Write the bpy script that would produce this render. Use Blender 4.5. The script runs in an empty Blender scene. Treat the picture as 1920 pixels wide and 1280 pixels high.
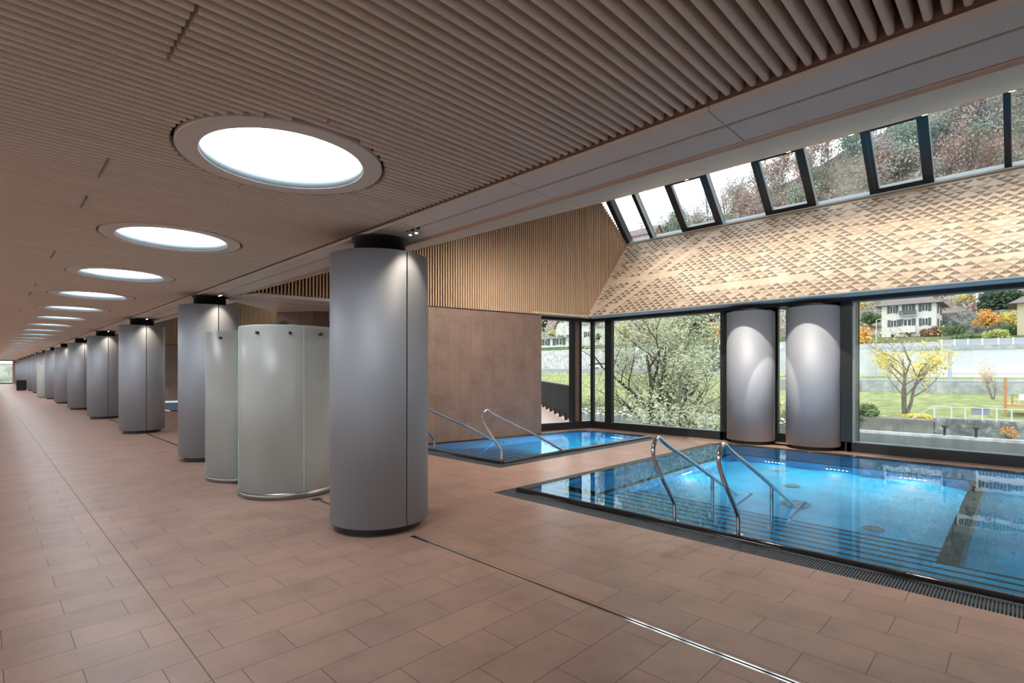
import bpy, bmesh, math, random
from mathutils import Vector, Matrix
R = math.radians
C = bpy.context.scene.collection
rnd = random.Random(7)

# ------------------------------------------------------------------ camera
F = 975.58; TH = R(45.393); Y0 = 695.65; EYE = 1.6
cd = bpy.data.cameras.new('camera'); cam = bpy.data.objects.new('camera', cd); C.objects.link(cam)
cam.location = (0, 0, EYE); cam.rotation_euler = (R(90), 0, -TH)
cd.sensor_fit = 'HORIZONTAL'; cd.sensor_width = 36; cd.lens = F/1920*36
cd.shift_y = (Y0-640)/1920; cd.clip_start = .05; cd.clip_end = 2000
bpy.context.scene.camera = cam
vs = bpy.context.scene.view_settings
vs.view_transform = 'Standard'; vs.look = 'None'; vs.gamma = 1; vs.use_curve_mapping = False
vs.exposure = 0.0

def at(px, py, X):
    """survey helper: where the sight line through photo point px,py meets the vertical plane x = X"""
    x = (px-960)/F; z = (Y0-py)/F
    rx = math.sin(TH)+x*math.cos(TH); ry = math.cos(TH)-x*math.sin(TH)
    t = X/rx
    return Vector((X, ry*t, EYE+z*t))

# ------------------------------------------------------------------ materials
def mat(name, col=(.5, .5, .5), rough=.5, metal=0., spec=.5, emit=None, estr=0.):
    m = bpy.data.materials.new(name); m.use_nodes = True
    b = m.node_tree.nodes['Principled BSDF']
    b.inputs['Base Color'].default_value = (*col, 1); b.inputs['Roughness'].default_value = rough
    b.inputs['Metallic'].default_value = metal; b.inputs['Specular IOR Level'].default_value = spec
    if emit: b.inputs['Emission Color'].default_value = (*emit, 1); b.inputs['Emission Strength'].default_value = estr
    return m
def N(m, t, **k):
    n = m.node_tree.nodes.new(t)
    for a, v in k.items(): setattr(n, a, v)
    return n
def L(m, a, b): m.node_tree.links.new(a, b)
def P(m): return m.node_tree.nodes['Principled BSDF']
def coord(m, scale=(1, 1, 1), rot=(0, 0, 0), loc=(0, 0, 0)):
    tc = N(m, 'ShaderNodeTexCoord'); mp = N(m, 'ShaderNodeMapping')
    mp.inputs['Scale'].default_value = scale; mp.inputs['Rotation'].default_value = rot; mp.inputs['Location'].default_value = loc
    L(m, tc.outputs['Object'], mp.inputs['Vector']); return mp.outputs['Vector']
def ramp(m, fac, stops):
    r = N(m, 'ShaderNodeValToRGB'); e = r.color_ramp.elements
    while len(e) < len(stops): e.new(.5)
    for i, (p, c) in enumerate(stops): e[i].position = p; e[i].color = (*c, 1)
    L(m, fac, r.inputs['Fac']); return r.outputs['Color']
def noisecol(m, stops, scale=5, detail=6, vec=None, bump=0., dist=.02, rough=.6):
    n = N(m, 'ShaderNodeTexNoise'); n.inputs['Scale'].default_value = scale; n.inputs['Detail'].default_value = detail
    n.inputs['Roughness'].default_value = rough
    L(m, vec or coord(m), n.inputs['Vector'])
    L(m, ramp(m, n.outputs['Fac'], stops), P(m).inputs['Base Color'])
    if bump:
        b = N(m, 'ShaderNodeBump'); b.inputs['Strength'].default_value = bump; b.inputs['Distance'].default_value = dist
        L(m, n.outputs['Fac'], b.inputs['Height']); L(m, b.outputs['Normal'], P(m).inputs['Normal'])
    return m
def nmat(name, stops, scale=5, rough=.7, **k):
    return noisecol(mat(name, rough=rough), stops, scale, **k)

def tile_mat(name, c1, c2, rot, loc=(0, 0, 0), bw=.6, rh=.3, mortar=(.045, .035, .03), msize=.0022, rough=.34):
    m = mat(name, rough=rough); v = coord(m, rot=rot, loc=loc)
    br = N(m, 'ShaderNodeTexBrick'); br.offset = .5; br.squash = 1
    br.inputs['Scale'].default_value = 1; br.inputs['Brick Width'].default_value = bw; br.inputs['Row Height'].default_value = rh
    br.inputs['Mortar Size'].default_value = msize; br.inputs['Mortar Smooth'].default_value = .1
    br.inputs['Color1'].default_value = (*c1, 1); br.inputs['Color2'].default_value = (*c2, 1); br.inputs['Mortar'].default_value = (*mortar, 1)
    L(m, v, br.inputs['Vector'])
    n = N(m, 'ShaderNodeTexNoise'); n.inputs['Scale'].default_value = 2.2; n.inputs['Detail'].default_value = 9; n.inputs['Roughness'].default_value = .62
    L(m, v, n.inputs['Vector'])
    mx = N(m, 'ShaderNodeMix', data_type='RGBA', blend_type='MULTIPLY'); mx.inputs['Factor'].default_value = 1
    L(m, br.outputs['Color'], mx.inputs['A'])
    L(m, ramp(m, n.outputs['Fac'], [(.3, (.78, .76, .76)), (.52, (1, 1, 1)), (.75, (1.16, 1.1, 1.07))]), mx.inputs['B'])
    L(m, mx.outputs['Result'], P(m).inputs['Base Color'])
    n2 = N(m, 'ShaderNodeTexNoise'); n2.inputs['Scale'].default_value = 90; n2.inputs['Detail'].default_value = 3; L(m, v, n2.inputs['Vector'])
    b = N(m, 'ShaderNodeBump'); b.inputs['Strength'].default_value = .25; b.inputs['Distance'].default_value = .004
    L(m, n2.outputs['Fac'], b.inputs['Height'])
    b2 = N(m, 'ShaderNodeBump', invert=True); b2.inputs['Strength'].default_value = .6; b2.inputs['Distance'].default_value = .003
    L(m, br.outputs['Fac'], b2.inputs['Height']); L(m, b.outputs['Normal'], b2.inputs['Normal'])
    L(m, b2.outputs['Normal'], P(m).inputs['Normal'])
    return m
def wood(name, c1, c2, axis='X', rough=.5, s=1.):
    m = mat(name, rough=rough)
    sc = {'X': (.6, 16, 16), 'Y': (16, .6, 16), 'Z': (16, 16, .6)}[axis]
    v = coord(m, scale=tuple(a*s for a in sc))
    return noisecol(m, [(.25, c1), (.75, c2)], 1., 8, vec=v)

T1, T2 = (.385, .24, .185), (.335, .212, .168)
M = {}
M['floor_a'] = tile_mat('floor_tiles_crosswise', T1, T2, (0, 0, 0), (.23, 0, 0))
M['floor_b'] = tile_mat('floor_tiles_lengthwise', T1, T2, (0, 0, R(90)), (0, .03, 0))
M['walltile'] = tile_mat('brown_wall_tiles', (.20, .122, .09), (.17, .108, .082), (R(90), 0, R(90)), (0, 0, 0), mortar=(.07, .04, .03), rough=.6)
M['slat'] = wood('ceiling_slat_wood', (.60, .51, .44), (.72, .63, .55), 'X', .55)
M['slatv'] = wood('wall_slat_wood', (.56, .38, .23), (.70, .50, .33), 'Z', .5)
M['backing'] = mat('dark_backing', (.03, .022, .018), .9)
M['backing_w'] = mat('brown_backing', (.075, .045, .03), .9)
M['panel'] = wood('pale_soffit_panel', (.60, .555, .51), (.68, .63, .585), 'Y', .5, .3)
M['strip'] = wood('brown_wood_strip', (.52, .27, .15), (.60, .33, .19), 'Y', .5)
M['brown'] = mat('brown_edge', (.16, .10, .08), .7)
m = wood('roof_lining_boards', (.62, .50, .40), (.72, .60, .49), 'Y', .5)
w = N(m, 'ShaderNodeTexWave', wave_type='BANDS', bands_direction='X'); w.inputs['Scale'].default_value = 4.2; w.inputs['Distortion'].default_value = 0
L(m, coord(m), w.inputs['Vector'])
b = N(m, 'ShaderNodeBump', invert=True); b.inputs['Strength'].default_value = .7; b.inputs['Distance'].default_value = .02
L(m, ramp(m, w.outputs['Fac'], [(.86, (0, 0, 0)), (.93, (1, 1, 1))]), b.inputs['Height']); L(m, b.outputs['Normal'], P(m).inputs['Normal'])
mx = N(m, 'ShaderNodeMix', data_type='RGBA', blend_type='MULTIPLY'); mx.inputs['Factor'].default_value = 1
src = P(m).inputs['Base Color'].links[0].from_socket; L(m, src, mx.inputs['A'])
L(m, ramp(m, w.outputs['Fac'], [(.90, (1, 1, 1)), (.96, (.30, .25, .2))]), mx.inputs['B']); L(m, mx.outputs['Result'], P(m).inputs['Base Color'])
M['roofwood'] = m
M['ply'] = nmat('pale_triangle_cladding', [(.3, (.70, .57, .445)), (.7, (.78, .65, .51))], 9, rough=.38)
M['ply_mid'] = mat('mid_triangle', (.55, .42, .31), .45)
M['ply_dark'] = mat('dark_triangle', (.22, .165, .13), .5)
M['white'] = mat('white_paint', (.8, .8, .8), .5)
M['ringwhite'] = mat('ring_white', (.62, .58, .55), .55)
M['lip'] = mat('shaded_lip', (.085, .105, .115), .5)  # lip colour darkened, its shade painted in against the bright diffuser
M['alu'] = mat('brushed_grey_metal', (.31, .325, .36), .58, .2)
n = N(M['alu'], 'ShaderNodeTexNoise'); n.inputs['Scale'].default_value = 260; L(M['alu'], coord(M['alu'], (1, 1, .15)), n.inputs['Vector'])
b = N(M['alu'], 'ShaderNodeBump'); b.inputs['Strength'].default_value = .12; b.inputs['Distance'].default_value = .002
L(M['alu'], n.outputs['Fac'], b.inputs['Height']); L(M['alu'], b.outputs['Normal'], P(M['alu']).inputs['Normal'])
M['black'] = mat('matt_black', (.012, .012, .013), .5); M['mesh'] = mat('dark_mesh', (.02, .022, .025), .9, 0, .15)
M['frame'] = mat('black_window_frame', (.02, .022, .025), .35, .3)
M['frame_grey'] = mat('grey_window_seal', (.25, .30, .33), .35, .5)
M['soffitmetal'] = mat('pale_metal_soffit', (.74, .80, .83), .45, .1)
M['chrome'] = mat('polished_steel', (.75, .76, .78), .1, 1.)
M['steel'] = mat('brushed_steel', (.62, .62, .63), .28, 1.)
M['darksteel'] = mat('dark_steel', (.10, .10, .10), .4, .6)
M['basesteel'] = mat('dull_steel', (.30, .29, .28), .35, 1.)
M['coping'] = mat('black_glazed_coping', (.018, .017, .017), .12)
M['grate'] = mat('grey_grating', (.085, .10, .12), .4)
M['gutter'] = mat('gutter_dark', (.01, .01, .012), .8)
M['pooltile'] = tile_mat('blue_pool_tiles', (.02, .36, .68), (.025, .38, .70), (0, 0, 0), (0, 0, 0), mortar=(.05, .22, .36), rough=.4)
M['poolside'] = mat('blue_pool_wall', (.04, .33, .66), .4)
M['outlet'] = mat('dark_outlet', (.05, .12, .16), .4)
M['nosing'] = mat('dark_step_nosing', (.035, .03, .028), .4)
M['lampglow'] = mat('lamp_glow', (1, 1, 1), emit=(1, .86, .62), estr=60)
M['spotglow'] = mat('spot_glow', (1, 1, 1), emit=(1, .85, .65), estr=25)
M['skyglow'] = mat('luminous_diffuser', (1, 1, 1), emit=(.86, .94, 1.), estr=20)
def glass_mat(name, tint, refl=1., ior=1.45):
    m = bpy.data.materials.new(name); m.use_nodes = True; nt = m.node_tree; nt.nodes.clear()
    o = N(m, 'ShaderNodeOutputMaterial'); t = N(m, 'ShaderNodeBsdfTransparent'); g = N(m, 'ShaderNodeBsdfGlossy')
    t.inputs['Color'].default_value = (*tint, 1); g.inputs['Roughness'].default_value = 0.; g.inputs['Color'].default_value = (refl, refl, refl, 1)
    f = N(m, 'ShaderNodeFresnel'); f.inputs['IOR'].default_value = ior
    x = N(m, 'ShaderNodeMixShader'); L(m, f.outputs[0], x.inputs[0]); L(m, t.outputs[0], x.inputs[1]); L(m, g.outputs[0], x.inputs[2])
    L(m, x.outputs[0], o.inputs[0]); return m
M['glass'] = glass_mat('window_glass', (.95, .98, .97), .9)
# water: real refraction and reflection
m = bpy.data.materials.new('pool_water'); m.use_nodes = True; m.node_tree.nodes.clear()
o = N(m, 'ShaderNodeOutputMaterial'); g = N(m, 'ShaderNodeBsdfGlass'); g.inputs['IOR'].default_value = 1.33; g.inputs['Roughness'].default_value = 0
g.inputs['Color'].default_value = (.78, .95, 1, 1)
n = N(m, 'ShaderNodeTexNoise'); n.inputs['Scale'].default_value = 1.6; n.inputs['Detail'].default_value = 3; L(m, coord(m, (1, 2.2, 1)), n.inputs['Vector'])
b = N(m, 'ShaderNodeBump'); b.inputs['Strength'].default_value = .06; b.inputs['Distance'].default_value = .02
L(m, n.outputs['Fac'], b.inputs['Height']); L(m, b.outputs['Normal'], g.inputs['Normal']); L(m, g.outputs[0], o.inputs[0])
M['water'] = m
# frosted shower glass
m = bpy.data.materials.new('frosted_glass'); m.use_nodes = True; b = P(m)
b.inputs['Base Color'].default_value = (.76, .75, .73, 1); b.inputs['Roughness'].default_value = .28
nt = m.node_tree; out = nt.nodes['Material Output']
tl = N(m, 'ShaderNodeBsdfTranslucent'); tl.inputs['Color'].default_value = (.85, .85, .82, 1)
tp = N(m, 'ShaderNodeBsdfTransparent'); tp.inputs['Color'].default_value = (.84, .88, .87, 1)
x1 = N(m, 'ShaderNodeMixShader'); x1.inputs[0].default_value = .5; L(m, b.outputs[0], x1.inputs[1]); L(m, tl.outputs[0], x1.inputs[2])
x2 = N(m, 'ShaderNodeMixShader'); x2.inputs[0].default_value = .42; L(m, x1.outputs[0], x2.inputs[1]); L(m, tp.outputs[0], x2.inputs[2]); L(m, x2.outputs[0], out.inputs[0])
M['frost'] = m
M['glassedge'] = mat('green_glass_edge', (.45, .68, .64), .2)
# outdoors
M['river'] = mat('river_water', (.03, .05, .05), .12)
n = N(M['river'], 'ShaderNodeTexNoise'); n.inputs['Scale'].default_value = .9; n.inputs['Detail'].default_value = 5; L(M['river'], coord(M['river'], (3.5, .6, 1)), n.inputs['Vector'])
b = N(M['river'], 'ShaderNodeBump'); b.inputs['Strength'].default_value = .7; b.inputs['Distance'].default_value = .25; P(M['river']).inputs['IOR'].default_value = 1.2
L(M['river'], n.outputs['Fac'], b.inputs['Height']); L(M['river'], b.outputs['Normal'], P(M['river']).inputs['Normal'])
M['ground'] = nmat('hillside_ground', [(.32, (.09, .085, .05)), (.45, (.12, .14, .06)), (.6, (.15, .19, .08)), (.72, (.22, .20, .11))], .25, .9, detail=10)
M['lawn'] = nmat('river_lawn', [(.3, (.15, .21, .08)), (.5, (.26, .33, .13)), (.7, (.45, .43, .22))], .8, .9, detail=12)
M['terrace'] = nmat('terrace_paving', [(.3, (.55, .40, .33)), (.7, (.65, .50, .42))], 1, .6)
M['stone'] = nmat('grey_stone_wall', [(.3, (.07, .08, .075)), (.5, (.20, .22, .21)), (.7, (.52, .54, .52))], 1.3, .9, detail=10, bump=.6, dist=.2)
M['darkconcrete'] = nmat('dark_bank_concrete', [(.3, (.15, .16, .14)), (.7, (.30, .30, .26))], .8, .9, detail=9)
M['concrete'] = nmat('concrete', [(.3, (.24, .28, .29)), (.5, (.40, .44, .45)), (.7, (.58, .61, .61))], .9, .85, detail=9, vec=None)
M['palewall'] = nmat('pale_wall', [(.35, (.50, .55, .56)), (.65, (.68, .72, .72))], .3, .8)
M['stonewhite'] = nmat('pale_stone_wall', [(.3, (.35, .37, .36)), (.55, (.66, .68, .67)), (.8, (.82, .83, .82))], 1., .9, detail=10)
M['ribbed'] = mat('ribbed_white_wall', (.68, .72, .73), .6)
w = N(M['ribbed'], 'ShaderNodeTexWave', wave_type='BANDS', bands_direction='Y'); w.inputs['Scale'].default_value = .9; L(M['ribbed'], coord(M['ribbed']), w.inputs['Vector'])
b = N(M['ribbed'], 'ShaderNodeBump'); b.inputs['Strength'].default_value = .6; b.inputs['Distance'].default_value = .1; L(M['ribbed'], w.outputs['Fac'], b.inputs['Height']); L(M['ribbed'], b.outputs['Normal'], P(M['ribbed']).inputs['Normal'])
M['render'] = mat('white_render', (.80, .80, .77), .8)
M['beige'] = mat('beige_render', (.62, .55, .38), .8)
M['rooftile'] = nmat('grey_roof_tiles', [(.3, (.16, .14, .14)), (.7, (.27, .24, .23))], 6, .8)
M['redroof'] = nmat('red_roof_tiles', [(.3, (.50, .26, .20)), (.7, (.62, .34, .26))], 6, .8)
M['shutter'] = mat('grey_shutter', (.12, .14, .14), .7)
M['greenshutter'] = mat('green_shutter', (.04, .16, .13), .7)
M['pane'] = mat('dark_window_pane', (.05, .06, .07), .1)
M['asphalt'] = mat('road_surface', (.36, .38, .40), .8)
M['galv'] = mat('galvanised_metal', (.45, .50, .54), .4, .5)
M['bark'] = nmat('bark', [(.3, (.07, .06, .045)), (.7, (.19, .17, .13))], 4, .9, detail=8)
M['barkgrey'] = nmat('grey_bark', [(.3, (.13, .12, .10)), (.7, (.30, .28, .25))], 4, .9, detail=8)
M['planter'] = mat('orange_wood', (.55, .28, .13), .7)
def leaf(name, a, b_, scale=1.5):
    m = nmat(name, [(.3, a), (.7, b_)], scale, .7, detail=4)
    return m
M['lf_willow'] = leaf('willow_leaves', (.36, .42, .24), (.62, .66, .46))
M['lf_yellow'] = leaf('yellow_leaves', (.72, .58, .08), (.90, .80, .22))
M['lf_orange'] = leaf('orange_leaves', (.72, .32, .08), (.85, .55, .15))
M['lf_green'] = leaf('green_leaves', (.05, .11, .04), (.16, .25, .09))
M['lf_lime'] = leaf('lime_leaves', (.35, .45, .10), (.60, .62, .22))
M['lf_brown'] = leaf('brown_leaves', (.22, .12, .08), (.36, .22, .14))
M['lf_grey'] = leaf('greyish_leaves', (.20, .20, .14), (.36, .34, .24))
M['lf_purple'] = leaf('purple_leaves', (.22, .07, .10), (.34, .12, .15))
M['lf_dark'] = leaf('conifer_leaves', (.02, .05, .025), (.07, .12, .055))
M['lf_hbrown'] = leaf('hazed_russet_leaves', (.30, .20, .17), (.46, .34, .30))  # hill leaf colours paled, distance haze painted into all of them
M['lf_hgrey'] = leaf('hazed_grey_leaves', (.30, .30, .27), (.46, .45, .42))
M['lf_hgreen'] = leaf('hazed_green_leaves', (.17, .24, .17), (.32, .38, .29))
M['lf_ylgreen'] = leaf('mixed_autumn_leaves', (.42, .40, .12), (.70, .62, .24))

# ------------------------------------------------------------------ mesh helpers
class MB:
    def __init__(s): s.v = []; s.f = []; s.mi = []; s.sm = []
    def add(s, vs, fs, mi=0, smooth=False):
        o = len(s.v); s.v += [tuple(v) for v in vs]
        for f in fs: s.f.append([o+i for i in f]); s.mi.append(mi); s.sm.append(smooth)
        return s
    def box(s, x0, x1, y0, y1, z0, z1, mi=0):
        vs = [(x, y, z) for z in (z0, z1) for y in (y0, y1) for x in (x0, x1)]
        return s.add(vs, [(0, 2, 3, 1), (4, 5, 7, 6), (0, 1, 5, 4), (2, 6, 7, 3), (0, 4, 6, 2), (1, 3, 7, 5)], mi)
    def quad(s, *p, mi=0): return s.add(p, [tuple(range(len(p)))], mi)
    def prism(s, poly, z0, z1, mi=0):
        n = len(poly); vs = [(x, y, z0) for x, y in poly]+[(x, y, z1) for x, y in poly]
        fs = [tuple(range(n))[::-1], tuple(range(n, 2*n))]+[(i, (i+1) % n, n+(i+1) % n, n+i) for i in range(n)]
        return s.add(vs, fs, mi)
    def slab(s, pts, th, mi=0):
        """a planar polygon in space given thickness along its normal"""
        p = [Vector(q) for q in pts]; nn = (p[1]-p[0]).cross(p[2]-p[0]).normalized()*th; n = len(p)
        return s.add(p+[q+nn for q in p], [tuple(range(n))[::-1], tuple(range(n, 2*n))]+[(i, (i+1) % n, n+(i+1) % n, n+i) for i in range(n)], mi)
    def beam(s, a, b, w, h, mi=0, up=(0, 0, 1)):
        a, b = Vector(a), Vector(b); d = (b-a).normalized(); u = Vector(up)
        if abs(d.dot(u)) > .99: u = Vector((1, 0, 0))
        sx = d.cross(u).normalized(); uu = sx.cross(d)
        q = [(-w/2, -h/2), (w/2, -h/2), (w/2, h/2), (-w/2, h/2)]
        vs = [e+sx*x+uu*y for e in (a, b) for x, y in q]
        return s.add(vs, [(0, 3, 2, 1), (4, 5, 6, 7)]+[(i, (i+1) % 4, 4+(i+1) % 4, 4+i) for i in range(4)], mi)
    def lathe(s, cx, cy, prof, seg=48, mi=0, a0=0, a1=2*math.pi, smooth=True, closed=True):
        full = abs(a1-a0-2*math.pi) < 1e-6; n = seg if full else seg+1
        vs = [(cx+r*math.cos(a0+(a1-a0)*i/seg), cy+r*math.sin(a0+(a1-a0)*i/seg), z) for r, z in prof for i in range(n)]
        k = len(prof); fs = []
        for j in range(k if closed else k-1):
            for i in range(n if full else n-1):
                i2 = (i+1) % n; j2 = (j+1) % k
                fs.append((j*n+i, j*n+i2, j2*n+i2, j2*n+i))
        return s.add(vs, fs, mi, smooth)
    def cyl(s, cx, cy, r, z0, z1, seg=32, mi=0):
        vs = [(cx+r*math.cos(2*math.pi*i/seg), cy+r*math.sin(2*math.pi*i/seg), z) for z in (z0, z1) for i in range(seg)]
        s.add(vs, [(i, (i+1) % seg, seg+(i+1) % seg, seg+i) for i in range(seg)], mi, True)
        return s.add(vs, [tuple(range(seg))[::-1], tuple(range(seg, 2*seg))], mi)
    def tube(s, pts, r, seg=10, mi=0, radii=None):
        p = [Vector(q) for q in pts]; n = len(p); rings = []
        t0 = (p[1]-p[0]).normalized(); u = t0.orthogonal().normalized()
        for i in range(n):
            t = (p[min(i+1, n-1)]-p[max(i-1, 0)]).normalized()
            u = (u-t*u.dot(t)).normalized(); w = t.cross(u); rr = radii[i] if radii else r
            rings.append([p[i]+(u*math.cos(2*math.pi*k/seg)+w*math.sin(2*math.pi*k/seg))*rr for k in range(seg)])
        vs = [q for g in rings for q in g]
        fs = [(i*seg+k, i*seg+(k+1) % seg, (i+1)*seg+(k+1) % seg, (i+1)*seg+k) for i in range(n-1) for k in range(seg)]
        s.add(vs, fs, mi, True)
        return s.add(rings[0]+rings[-1], [tuple(range(seg))[::-1], tuple(range(seg, 2*seg))], mi)
    def build(s, name, mats, parent=None, loc=None, rotz=0):
        me = bpy.data.meshes.new(name); me.from_pydata(s.v, [], s.f)
        if not isinstance(mats, (list, tuple)): mats = [mats]
        for m in mats: me.materials.append(m)
        me.polygons.foreach_set('material_index', s.mi); me.polygons.foreach_set('use_smooth', s.sm); me.update()
        o = bpy.data.objects.new(name, me); C.objects.link(o)
        if parent: o.parent = parent
        if loc: o.location = loc
        if rotz: o.rotation_euler.z = rotz
        return o
def smoothpath(pts, it=3):
    p = [Vector(q) for q in pts]
    for _ in range(it):
        q = [p[0]]
        for i in range(len(p)-1):
            a, b = p[i], p[i+1]
            if i > 0: q.append(a*.75+b*.25)
            if i < len(p)-2: q.append(a*.25+b*.75)
        q.append(p[-1]); p = q
    return p
def tag(o, label=None, cat=None, group=None, kind=None):
    if label: o['label'] = label
    if cat: o['category'] = cat
    if group: o['group'] = group
    if kind: o['kind'] = kind
    return o
def thing(name, loc, label, cat, group=None, rz=0):
    o = bpy.data.objects.new(name, None); C.objects.link(o); o.location = loc; o.rotation_euler.z = rz
    o.empty_display_size = .2
    return tag(o, label, cat, group)
def copy_tree(o, parent=None):
    c = o.copy(); C.objects.link(c)
    if parent: c.parent = parent
    for ch in [q for q in bpy.data.objects if q.parent == o]: copy_tree(ch, c)
    return c
def S(o): o['kind'] = 'structure'; return o
def light(name, kind, loc, energy, color=(1, 1, 1), parent=None, **k):
    d = bpy.data.lights.new(name, kind); d.energy = energy; d.color = color
    aim = k.pop('aim', None)
    for a, v in k.items(): setattr(d, a, v)
    o = bpy.data.objects.new(name, d); C.objects.link(o); o.location = loc
    if aim is not None: o.rotation_euler = (Vector(aim)-Vector(loc)).to_track_quat('-Z', 'Y').to_euler()
    if parent: o.parent = parent
    return o

# ------------------------------------------------------------------ plan
DY = 5.87; COLY = [4.83+DY*k for k in range(14)]; COLX = 2.92
END = 91.0
def wy(X): return 9.234-.19*(X-6.779)          # bay end wall line
def gy(X): return 9.161-.261*(X-10.427)         # glazed side of the bay
def roofz(X): return 2.97+.3735*(X-3.2)
B2 = 23.48                                     # second bay offset
YB = -7.0                                      # near end of first bay, behind the camera

# ---- floor
fl = MB()
def frect(x0, x1, y0, y1, mi): fl.quad((x0, y0, 0), (x1, y0, 0), (x1, y1, 0), (x0, y1, 0), mi=mi)
frect(-3.6, 2.92, YB, END, 0)
frect(2.92, 4.71, YB, END, 1)
frect(4.71, 12.3, 4.99, 6.17, 1)
frect(4.71, 5.98, 6.17, 24.2, 1)
frect(11.40, 12.3, YB, 4.99, 1)
def pb(X): return 9.15-.19*(X-6.766)            # small pool back edge
fl.quad((11.4, 6.17, 0), (12.3, 6.17, 0), (12.3, gy(12.3)+.1, 0), (11.4, gy(11.4)+.1, 0), mi=1)
fl.quad((5.98, pb(5.98), 0), (11.4, pb(11.4), 0), (11.4, gy(11.4)+.1, 0), (5.98, 11, 0), mi=1)
frect(5.98, 12.3, 11, 24.2, 1)
frect(4.71, 5.2, 24.2, END, 1)
frect(5.2, 12.3, 34.5, END, 1)
S(fl.build('floor', [M['floor_a'], M['floor_b']]))
S(MB().box(.826, .832, YB, END, -.01, .0015).build('trim_1', M['brown']))

# ---- slatted ceiling of the gallery, with round openings
SKX, SKY, SKR = 1.42, [3.54+2.935*k for k in range(0, 30)], .655
slats = MB(); prof = [(-.0165, 3.085), (-.0165, 3.016), (-.0135, 3.006), (-.008, 3.0012), (0, 3.0), (.008, 3.0012), (.0135, 3.006), (.0165, 3.016), (.0165, 3.085)]
PITCH = .0615; i = 0; y = YB+.02; jr = random.Random(3)
joint = .58; left = 8
while y < END-.05:
    left -= 1
    if left <= 0: left = jr.choice([6, 8, 10, 14]); joint = jr.choice([.58, .58, 2.1, -.9]) if joint is None else None
    segs = [(-3.55, 2.652)]
    if y < 6.6: joint = .58 if any(p_ <= y <= q_ for p_, q_ in ((2.27, 2.78), (4.31, 4.82), (5.36, 5.8))) else (1.36 if 2.6 < y < 2.85 or 4.1 < y < 4.3 else None)
    for cy in SKY:
        d = abs(y-cy)
        if d < SKR:
            h = math.sqrt(SKR**2-d*d); new = []
            for a, b in segs:
                if SKX-h > a: new.append((a, SKX-h))
                if SKX+h < b: new.append((SKX+h, b))
            segs = new
    if joint is not None:
        new = []
        for a, b in segs:
            if a < joint < b: new += [(a, joint-.009), (joint+.009, b)]
            else: new.append((a, b))
        segs = new
    for a, b in segs:
        n = len(prof); vs = [(x, y+q, z) for x in (a, b) for q, z in prof]
        slats.add(vs, [(k, k+1, n+k+1, n+k) for k in range(n-1)], 0, y < 14)
        slats.add(vs, [tuple(range(n))[::-1], tuple(range(n, 2*n))])
    y += PITCH
# dark board above the slats with round cut-outs
seg = 48
for cy in SKY:
    a0, a1, b0, b1 = -3.6, 2.66, cy-1.4675, cy+1.4675
    if b0 > END: break
    ring = [(SKX+.52*math.cos(2*math.pi*k/seg), cy+.52*math.sin(2*math.pi*k/seg), 3.15) for k in range(seg)]
    sq = []
    for k in range(seg):
        a = 2*math.pi*k/seg; c, s_ = math.cos(a), math.sin(a); t = 1.2/max(abs(c), abs(s_)); sq.append((SKX+c*t, cy+s_*t, 3.15))
    slats.add(ring+sq, [(k, (k+1) % seg, seg+(k+1) % seg, seg+k) for k in range(seg)], 1)
    for x0, x1, yy0, yy1 in ((a0, SKX-1.2, b0, b1), (SKX+1.2, a1, b0, b1), (SKX-1.2, SKX+1.2, b0, cy-1.2), (SKX-1.2, SKX+1.2, cy+1.2, b1)):
        slats.quad((x0, yy0, 3.15), (x1, yy0, 3.15), (x1, yy1, 3.15), (x0, yy1, 3.15), mi=1)
slats.box(2.655, 2.687, YB, END, 3.0, 3.16, 2); slats.quad((-3.6, YB, 3.15), (2.66, YB, 3.15), (2.66, SKY[0]-1.4675, 3.15), (-3.6, SKY[0]-1.4675, 3.15), mi=1)
S(slats.build('ceiling', [M['slat'], M['backing'], M['brown']]))
# upper shell closing the roof void
S(MB().box(-3.7, 3.2, YB, END, 4.0, 4.1).build('ceiling_upper', M['white']))

# ---- pale soffit band with groove, over the column row
so = MB(); g = .0025; y = 1.19-1.4675*6
while y < END:
    a, b_ = max(y, YB), min(y+1.4675, END)
    so.box(2.687, 2.897, a+g, b_-g, 2.97, 3.02); so.box(2.923, 3.17, a+g, b_-g, 2.97, 3.02)
    y += 1.4675
so.box(2.68, 3.2, YB, END, 3.022, 3.12, 1)
so.box(3.178, 3.262, YB, END, 2.974, 3.0, 2)
S(so.build('trim_2', [M['panel'], M['brown'], M['strip']]))

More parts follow.
